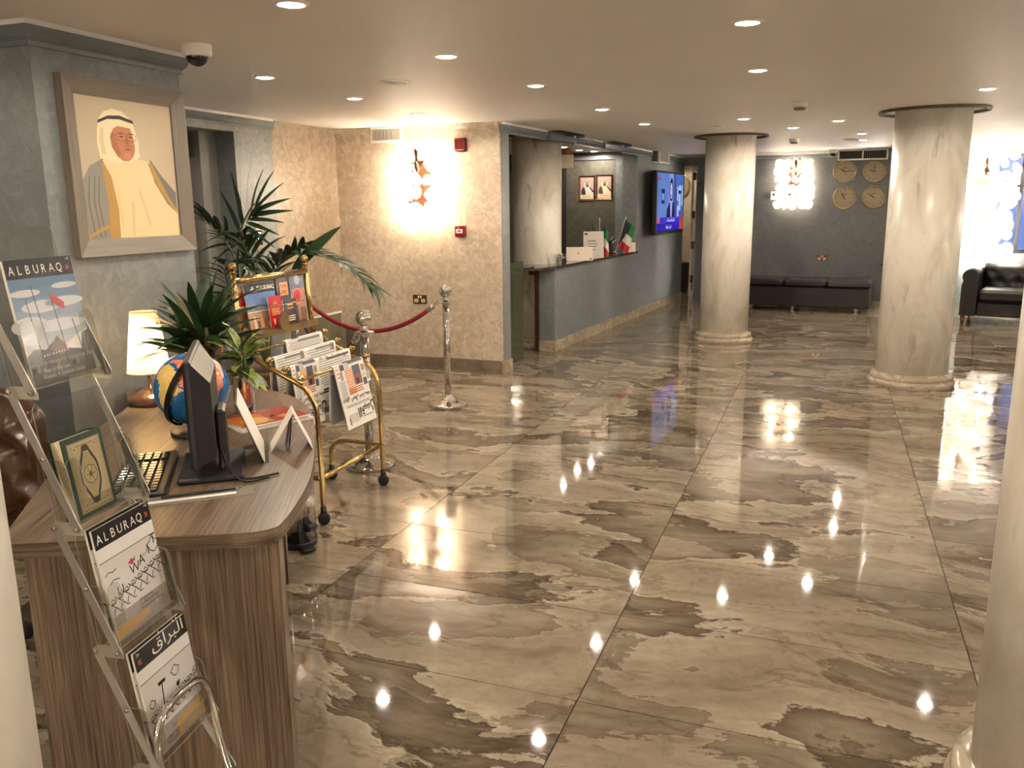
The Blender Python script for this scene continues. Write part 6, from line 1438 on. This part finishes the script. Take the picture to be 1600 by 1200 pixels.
MB().box((-.30, -.32, .34), (.30, .24, .47), .045).build('seat', 'brown_leather', ch, world=False)
MB().lathe([(.03, .07), (.03, .34)], 14).build('column', 'black_plastic', ch, world=False)
for k in range(5):
    a = 2 * pi * k / 5 + .3; b = MB(); b.tube([(0, 0, .10), (.16 * cos(a), .16 * sin(a), .085), (.29 * cos(a), .29 * sin(a), .065)], [.03, .022, .014], 8); b.build('leg', 'black_plastic', ch, world=False)
    b = MB(); b.M = T(.29 * cos(a), .29 * sin(a), .03, a) @ Matrix.Rotation(pi / 2, 4, 'X'); b.lathe([(.012, -.022), (.029, -.018), (.029, .018), (.012, .022)], 16); b.build('castor', 'rubber', ch, world=False)

# ================================================================== FOLDING BROCHURE STAND
WV = Vector((-0.155, 0.988, 0)).normalized(); NV = Vector((WV.y, -WV.x, 0))       # along the pockets, and out of their front
KS = 0.925                                                                        # distance factor along the line of sight
S0 = Vector((-1.462, 1.407, 0.0)) * KS
def sp(u, n_, z): return S0 + WV * u + NV * n_ + Vector((0, 0, z))
SM = Matrix(((WV.x, NV.x, 0, S0.x), (WV.y, NV.y, 0, S0.y), (0, 0, 1, 0), (0, 0, 0, 1)))
PZ = [EYE - (EYE - q) * KS for q in (1.143, 0.820, 0.512, 0.200)]
def fn(z): return -0.228 * (z - PZ[3])                                              # front edge of each pocket, n offset
bs = thing('brochure_stand', 'folding clear acrylic brochure stand with aluminium arms in front of the desk', 'stand', tuple(S0))
PW, PD = 0.222, 0.048
def pane(M, x0, y0, x1, y1, th, name='pane', rnd_top=0.02):
    """acrylic sheet with bright edges: X along, Y up, Z thickness"""
    pts = [(x0, y0), (x1, y0), (x1, y1 - rnd_top)] + [(x1 - rnd_top + rnd_top * cos(a), y1 - rnd_top + rnd_top * sin(a)) for a in (.4, .8, 1.2)] + [(x1 - rnd_top, y1), (x0 + rnd_top, y1)] + [(x0 + rnd_top - rnd_top * sin(a), y1 - rnd_top + rnd_top * cos(a)) for a in (.4, .8, 1.2)] + [(x0, y1 - rnd_top)]
    n = len(pts); b = MB(); b.M = M
    b.add([(x, y, 0) for x, y in pts] + [(x, y, th) for x, y in pts], [tuple(range(n - 1, -1, -1)), tuple(range(n, 2 * n))])
    b.mi = 1; o_ = len(b.v) - 2 * n
    b.f.extend(((o_ + i, o_ + (i + 1) % n, o_ + n + (i + 1) % n, o_ + n + i), 1, (1, 1, 1), False) for i in range(n))
    return b.build(name, ['acrylic', 'acrylic_edge'], bs)
LEAN = 0.14
for i, z in enumerate(PZ):
    f0 = fn(z); up_ = Vector((0, 0, 1)) - NV * LEAN
    hb = 0.335 if i == 0 else 0.265
    pane(frame(sp(0, f0 - PD, z), WV, up_), 0, 0, PW, hb, .003, 'back_pane')
    # front lip, cut low in the middle and high at both ends
    pane(frame(sp(0, f0, z), WV, up_), 0, 0, PW, .045, .003, 'front_lip', .004)
    for u0, u1 in ((0.0, .042), (PW - .042, PW)): pane(frame(sp(0, f0, z), WV, up_), u0, .045, u1, .143, .003, 'front_corner', .016)
    pane(frame(sp(0, f0 - PD, z), WV, NV), 0, 0, PW, PD, .003, 'floor_pane', .001)
    for u in (-.003, PW):
        M = Matrix(((NV.x, up_.normalized().x, WV.x, 0), (NV.y, up_.normalized().y, WV.y, 0), (0, up_.normalized().z, 0, 0), (0, 0, 0, 1))); M.translation = sp(u, f0 - PD, z - .012)
        pane(M, -.006, 0, PD + .006, .157, .003, 'side_pane', .018)
        M2 = M.copy(); M2.translation = sp(u - (.003 if u < 0 else -.003), f0 - PD, z - .018)
        b = MB(); b.M = M2; b.prism([(-.010, -.004), (PD + .010, -.004), (PD + .012, .010), (PD + .004, .024), (-.002, .024), (-.012, .012)], 0, .003); b.build('bracket', 'acrylic_edge', bs)
def arm(u, n0, z0, n1, z1):
    a = sp(u, n0, z0); c = sp(u, n1, z1); d_ = (c - a); L = d_.length; d_.normalize(); s = WV.cross(d_).normalized()
    b = MB(); b.M = Matrix(((d_.x, s.x, WV.x, a.x), (d_.y, s.y, WV.y, a.y), (d_.z, s.z, WV.z, a.z), (0, 0, 0, 1))); r = .0095
    pts = [(-r * cos(q), -r * sin(q)) for q in [-pi / 2 + pi * k / 6 for k in range(7)]][::-1] + [(L + r * cos(q), r * sin(q)) for q in [-pi / 2 + pi * k / 6 for k in range(7)]]
    pts = [(-r * sin(pi * k / 6), r * cos(pi * k / 6)) for k in range(7)] + [(L + r * sin(pi * k / 6), -r * cos(pi * k / 6)) for k in range(7)]
    b.prism(pts[::1], -.0015, .0015); b.build('arm', 'aluminium', bs)
def bolt(u, n_, z):
    s = -1 if u < .1 else 1
    b = MB(); b.M = frame(sp(u, n_, z), NV, Vector((0, 0, 1))); b.M = b.M @ (Matrix.Identity(4) if s < 0 else Matrix.Rotation(pi, 4, 'Y'))
    b.lathe([(.0058, -.002), (.0058, .002), (.004, .0045), (.0001, .005)], 12); b.build('bolt', 'chrome', bs)
for u, ub in ((-.010, -.0135), (PW + .010, PW + .0135)):
    arm(u, fn(PZ[0]) - PD - .03, PZ[0] + .171, fn(PZ[0]) + .002, PZ[0] - .006)
    bolt(ub, fn(PZ[0]) - PD - .03, PZ[0] + .171)
    for i in range(3):
        arm(u, fn(PZ[i]) - PD - .004, PZ[i] - .006, fn(PZ[i + 1]) + .002, PZ[i + 1] - .006)
        bolt(ub, (fn(PZ[i]) - PD + fn(PZ[i + 1])) / 2, (PZ[i] + PZ[i + 1]) / 2)
    for z in PZ:
        bolt(ub, fn(z) + .002, z - .006); bolt(ub, fn(z) - PD - .004, z - .006)
    arm(u, fn(PZ[3]) - PD - .004, PZ[3] - .006, fn(PZ[3] - .15) + .002, PZ[3] - .155)
# chrome arch leg in front and rear foot bar
b = MB(); zt = 0.415; b.tube(catmull([sp(.0, .075, .012), sp(.0, .03, .15), sp(.0, .002, zt - .10), sp(.012, -.003, zt - .035), sp(.055, -.005, zt), sp(.165, -.005, zt), sp(.208, -.003, zt - .035), sp(.22, .002, zt - .10), sp(.22, .03, .15), sp(.22, .075, .012)], 7), .0095, 14); b.build('arch_leg', 'chrome', bs)
b = MB(); b.tube(catmull([sp(.0, .075, .0105), sp(.0, .04, .0105), sp(.0, .0, .0105), sp(.02, -.03, .0105), sp(.20, -.03, .0105), sp(.22, .0, .0105), sp(.22, .04, .0105), sp(.22, .075, .0105)], 6), .0095, 12); b.build('foot_loop', 'chrome', bs)
for u in (.0, .22): MB().tube([sp(u, .008, PZ[3] + .01), sp(u, fn(PZ[3]) - .012, PZ[3])], .005, 8).build('spacer', 'chrome', bs)

def stand_book(i, u, back, h_, w_, th, lab, painter, name='magazine', cat='magazine', extra=None, turn=0.0):
    z = PZ[i] + .0045; up_ = (Vector((0, 0, 1)) - NV * LEAN).normalized(); o = sp(u, fn(PZ[i]) - back, z)
    M = Matrix(((WV.x, up_.x, 0, o.x), (WV.y, up_.y, 0, o.y), (0, up_.z, 0, o.z), (0, 0, 0, 1))); nn = Vector((M[0][0], M[1][0], M[2][0])).cross(up_); M = Matrix(((WV.x, up_.x, nn.x, o.x), (WV.y, up_.y, nn.y, o.y), (WV.z, up_.z, nn.z, o.z), (0, 0, 0, 1)))
    return booklet(name, M, w_, h_, th, lab, painter, cat)
stand_book(0, .111, .012, .264, .199, .007, 'magazine with red flag photo, topmost in the acrylic brochure stand', cov_flag)
stand_book(2, .111, .012, .264, .199, .006, 'white drawn-wall magazine with Latin masthead in the acrylic stand', cov_walls(False))
stand_book(2, .109, .023, .267, .199, .006, 'magazine tucked behind the white one with the Latin masthead', cov_walls(False))
stand_book(3, .113, .012, .264, .197, .006, 'white magazine with Arabic masthead, lowest in the acrylic stand', cov_walls(True))
stand_book(3, .109, .021, .267, .197, .006, 'magazine tucked behind the lowest one with Arabic masthead', cov_walls(True))
# ornate holy book in the second pocket
z = PZ[1] + .0045; up_ = (Vector((0, 0, 1)) - NV * LEAN).normalized(); o = sp(.073, fn(PZ[1]) - .006, z); nn = WV.cross(up_)
QM = Matrix(((WV.x, up_.x, nn.x, o.x), (WV.y, up_.y, nn.y, o.y), (WV.z, up_.z, nn.z, o.z), (0, 0, 0, 1)))
t = thing('ornate_book', 'thick green book with ornate cream cover in the acrylic stand', 'book', tuple(o))
w_, h_, th = .125, .180, .033
b = MB(); b.M = QM; b.box((-w_ / 2 + .004, .004, -th + .003), (w_ / 2 - .003, h_ - .004, -.003)); b.build('pages', 'pages', t)
b = MB(); b.M = QM; b.box((-w_ / 2, 0, -.003), (w_ / 2, h_, 0)); b.box((-w_ / 2, 0, -th), (w_ / 2, h_, -th + .003)); b.box((w_ / 2 - .003, 0, -th), (w_ / 2, h_, 0)); b.build('binding', 'green_cover', t)
b = MB(); b.M = QM @ Matrix.Translation((0, 0, .0005)); g = lin((168, 152, 112)); dkc = lin((56, 48, 32)); W, H = w_, h_
b.rect(-W * .40, H * .05, W * .42, H * .93, 0, g); 
for k, (m_, c) in enumerate(((.37, (120, 104, 66)), (.36, (176, 160, 120)), (.325, (128, 110, 70)), (.315, (170, 154, 114)))): b.rect(-W * m_, H * (.5 - m_ * 1.16), W * (m_ + .02), H * (.5 + m_ * 1.16), .0001 * (k + 1), lin(c))
def cart(k): return [(W * .01 + k * W * (.20 + .045 * cos(4 * a) * sin(a) ** 2) * cos(a) * 1.1, H * .49 + k * H * .30 * sin(a) * (1 + .12 * (abs(sin(a)) > .93))) for a in [2 * pi * q / 40 for q in range(40)]]
b.poly(cart(1.12), .0006, dkc); b.poly(cart(.90), .0007, lin((178, 162, 122))); b.poly(cart(.84), .0008, lin((158, 142, 100)))
for k in range(8):
    a = 2 * pi * k / 8; b.disc(W * .01 + .10 * W * cos(a), H * .49 + .10 * W * sin(a), .075 * W, .0009, dkc, 12)
for k in range(8):
    a = 2 * pi * k / 8; b.disc(W * .01 + .10 * W * cos(a), H * .49 + .10 * W * sin(a), .062 * W, .0010, lin((170, 154, 114)), 12)
for k in range(6):
    a = 2 * pi * k / 6; b.stroke([(W * .01, H * .49), (W * .01 + .12 * W * cos(a), H * .49 + .12 * W * sin(a))], .012 * W, .0011, dkc)
for sx_, sy_ in ((-.25, .14), (.27, .14), (-.25, .84), (.27, .84)): b.disc(sx_ * W, sy_ * H, .055 * W, .0006, lin((190, 162, 128)), 8); b.disc(sx_ * W, sy_ * H, .03 * W, .0007, lin((150, 110, 86)), 6)
b.poly([(-.10 * W, .80 * H), (.01 * W, .87 * H), (.12 * W, .80 * H), (.01 * W, .78 * H)], .0007, dkc); b.poly([(-.10 * W, .18 * H), (.01 * W, .11 * H), (.12 * W, .18 * H), (.01 * W, .20 * H)], .0007, dkc)
b.build('ornate_cover', 'print', t)
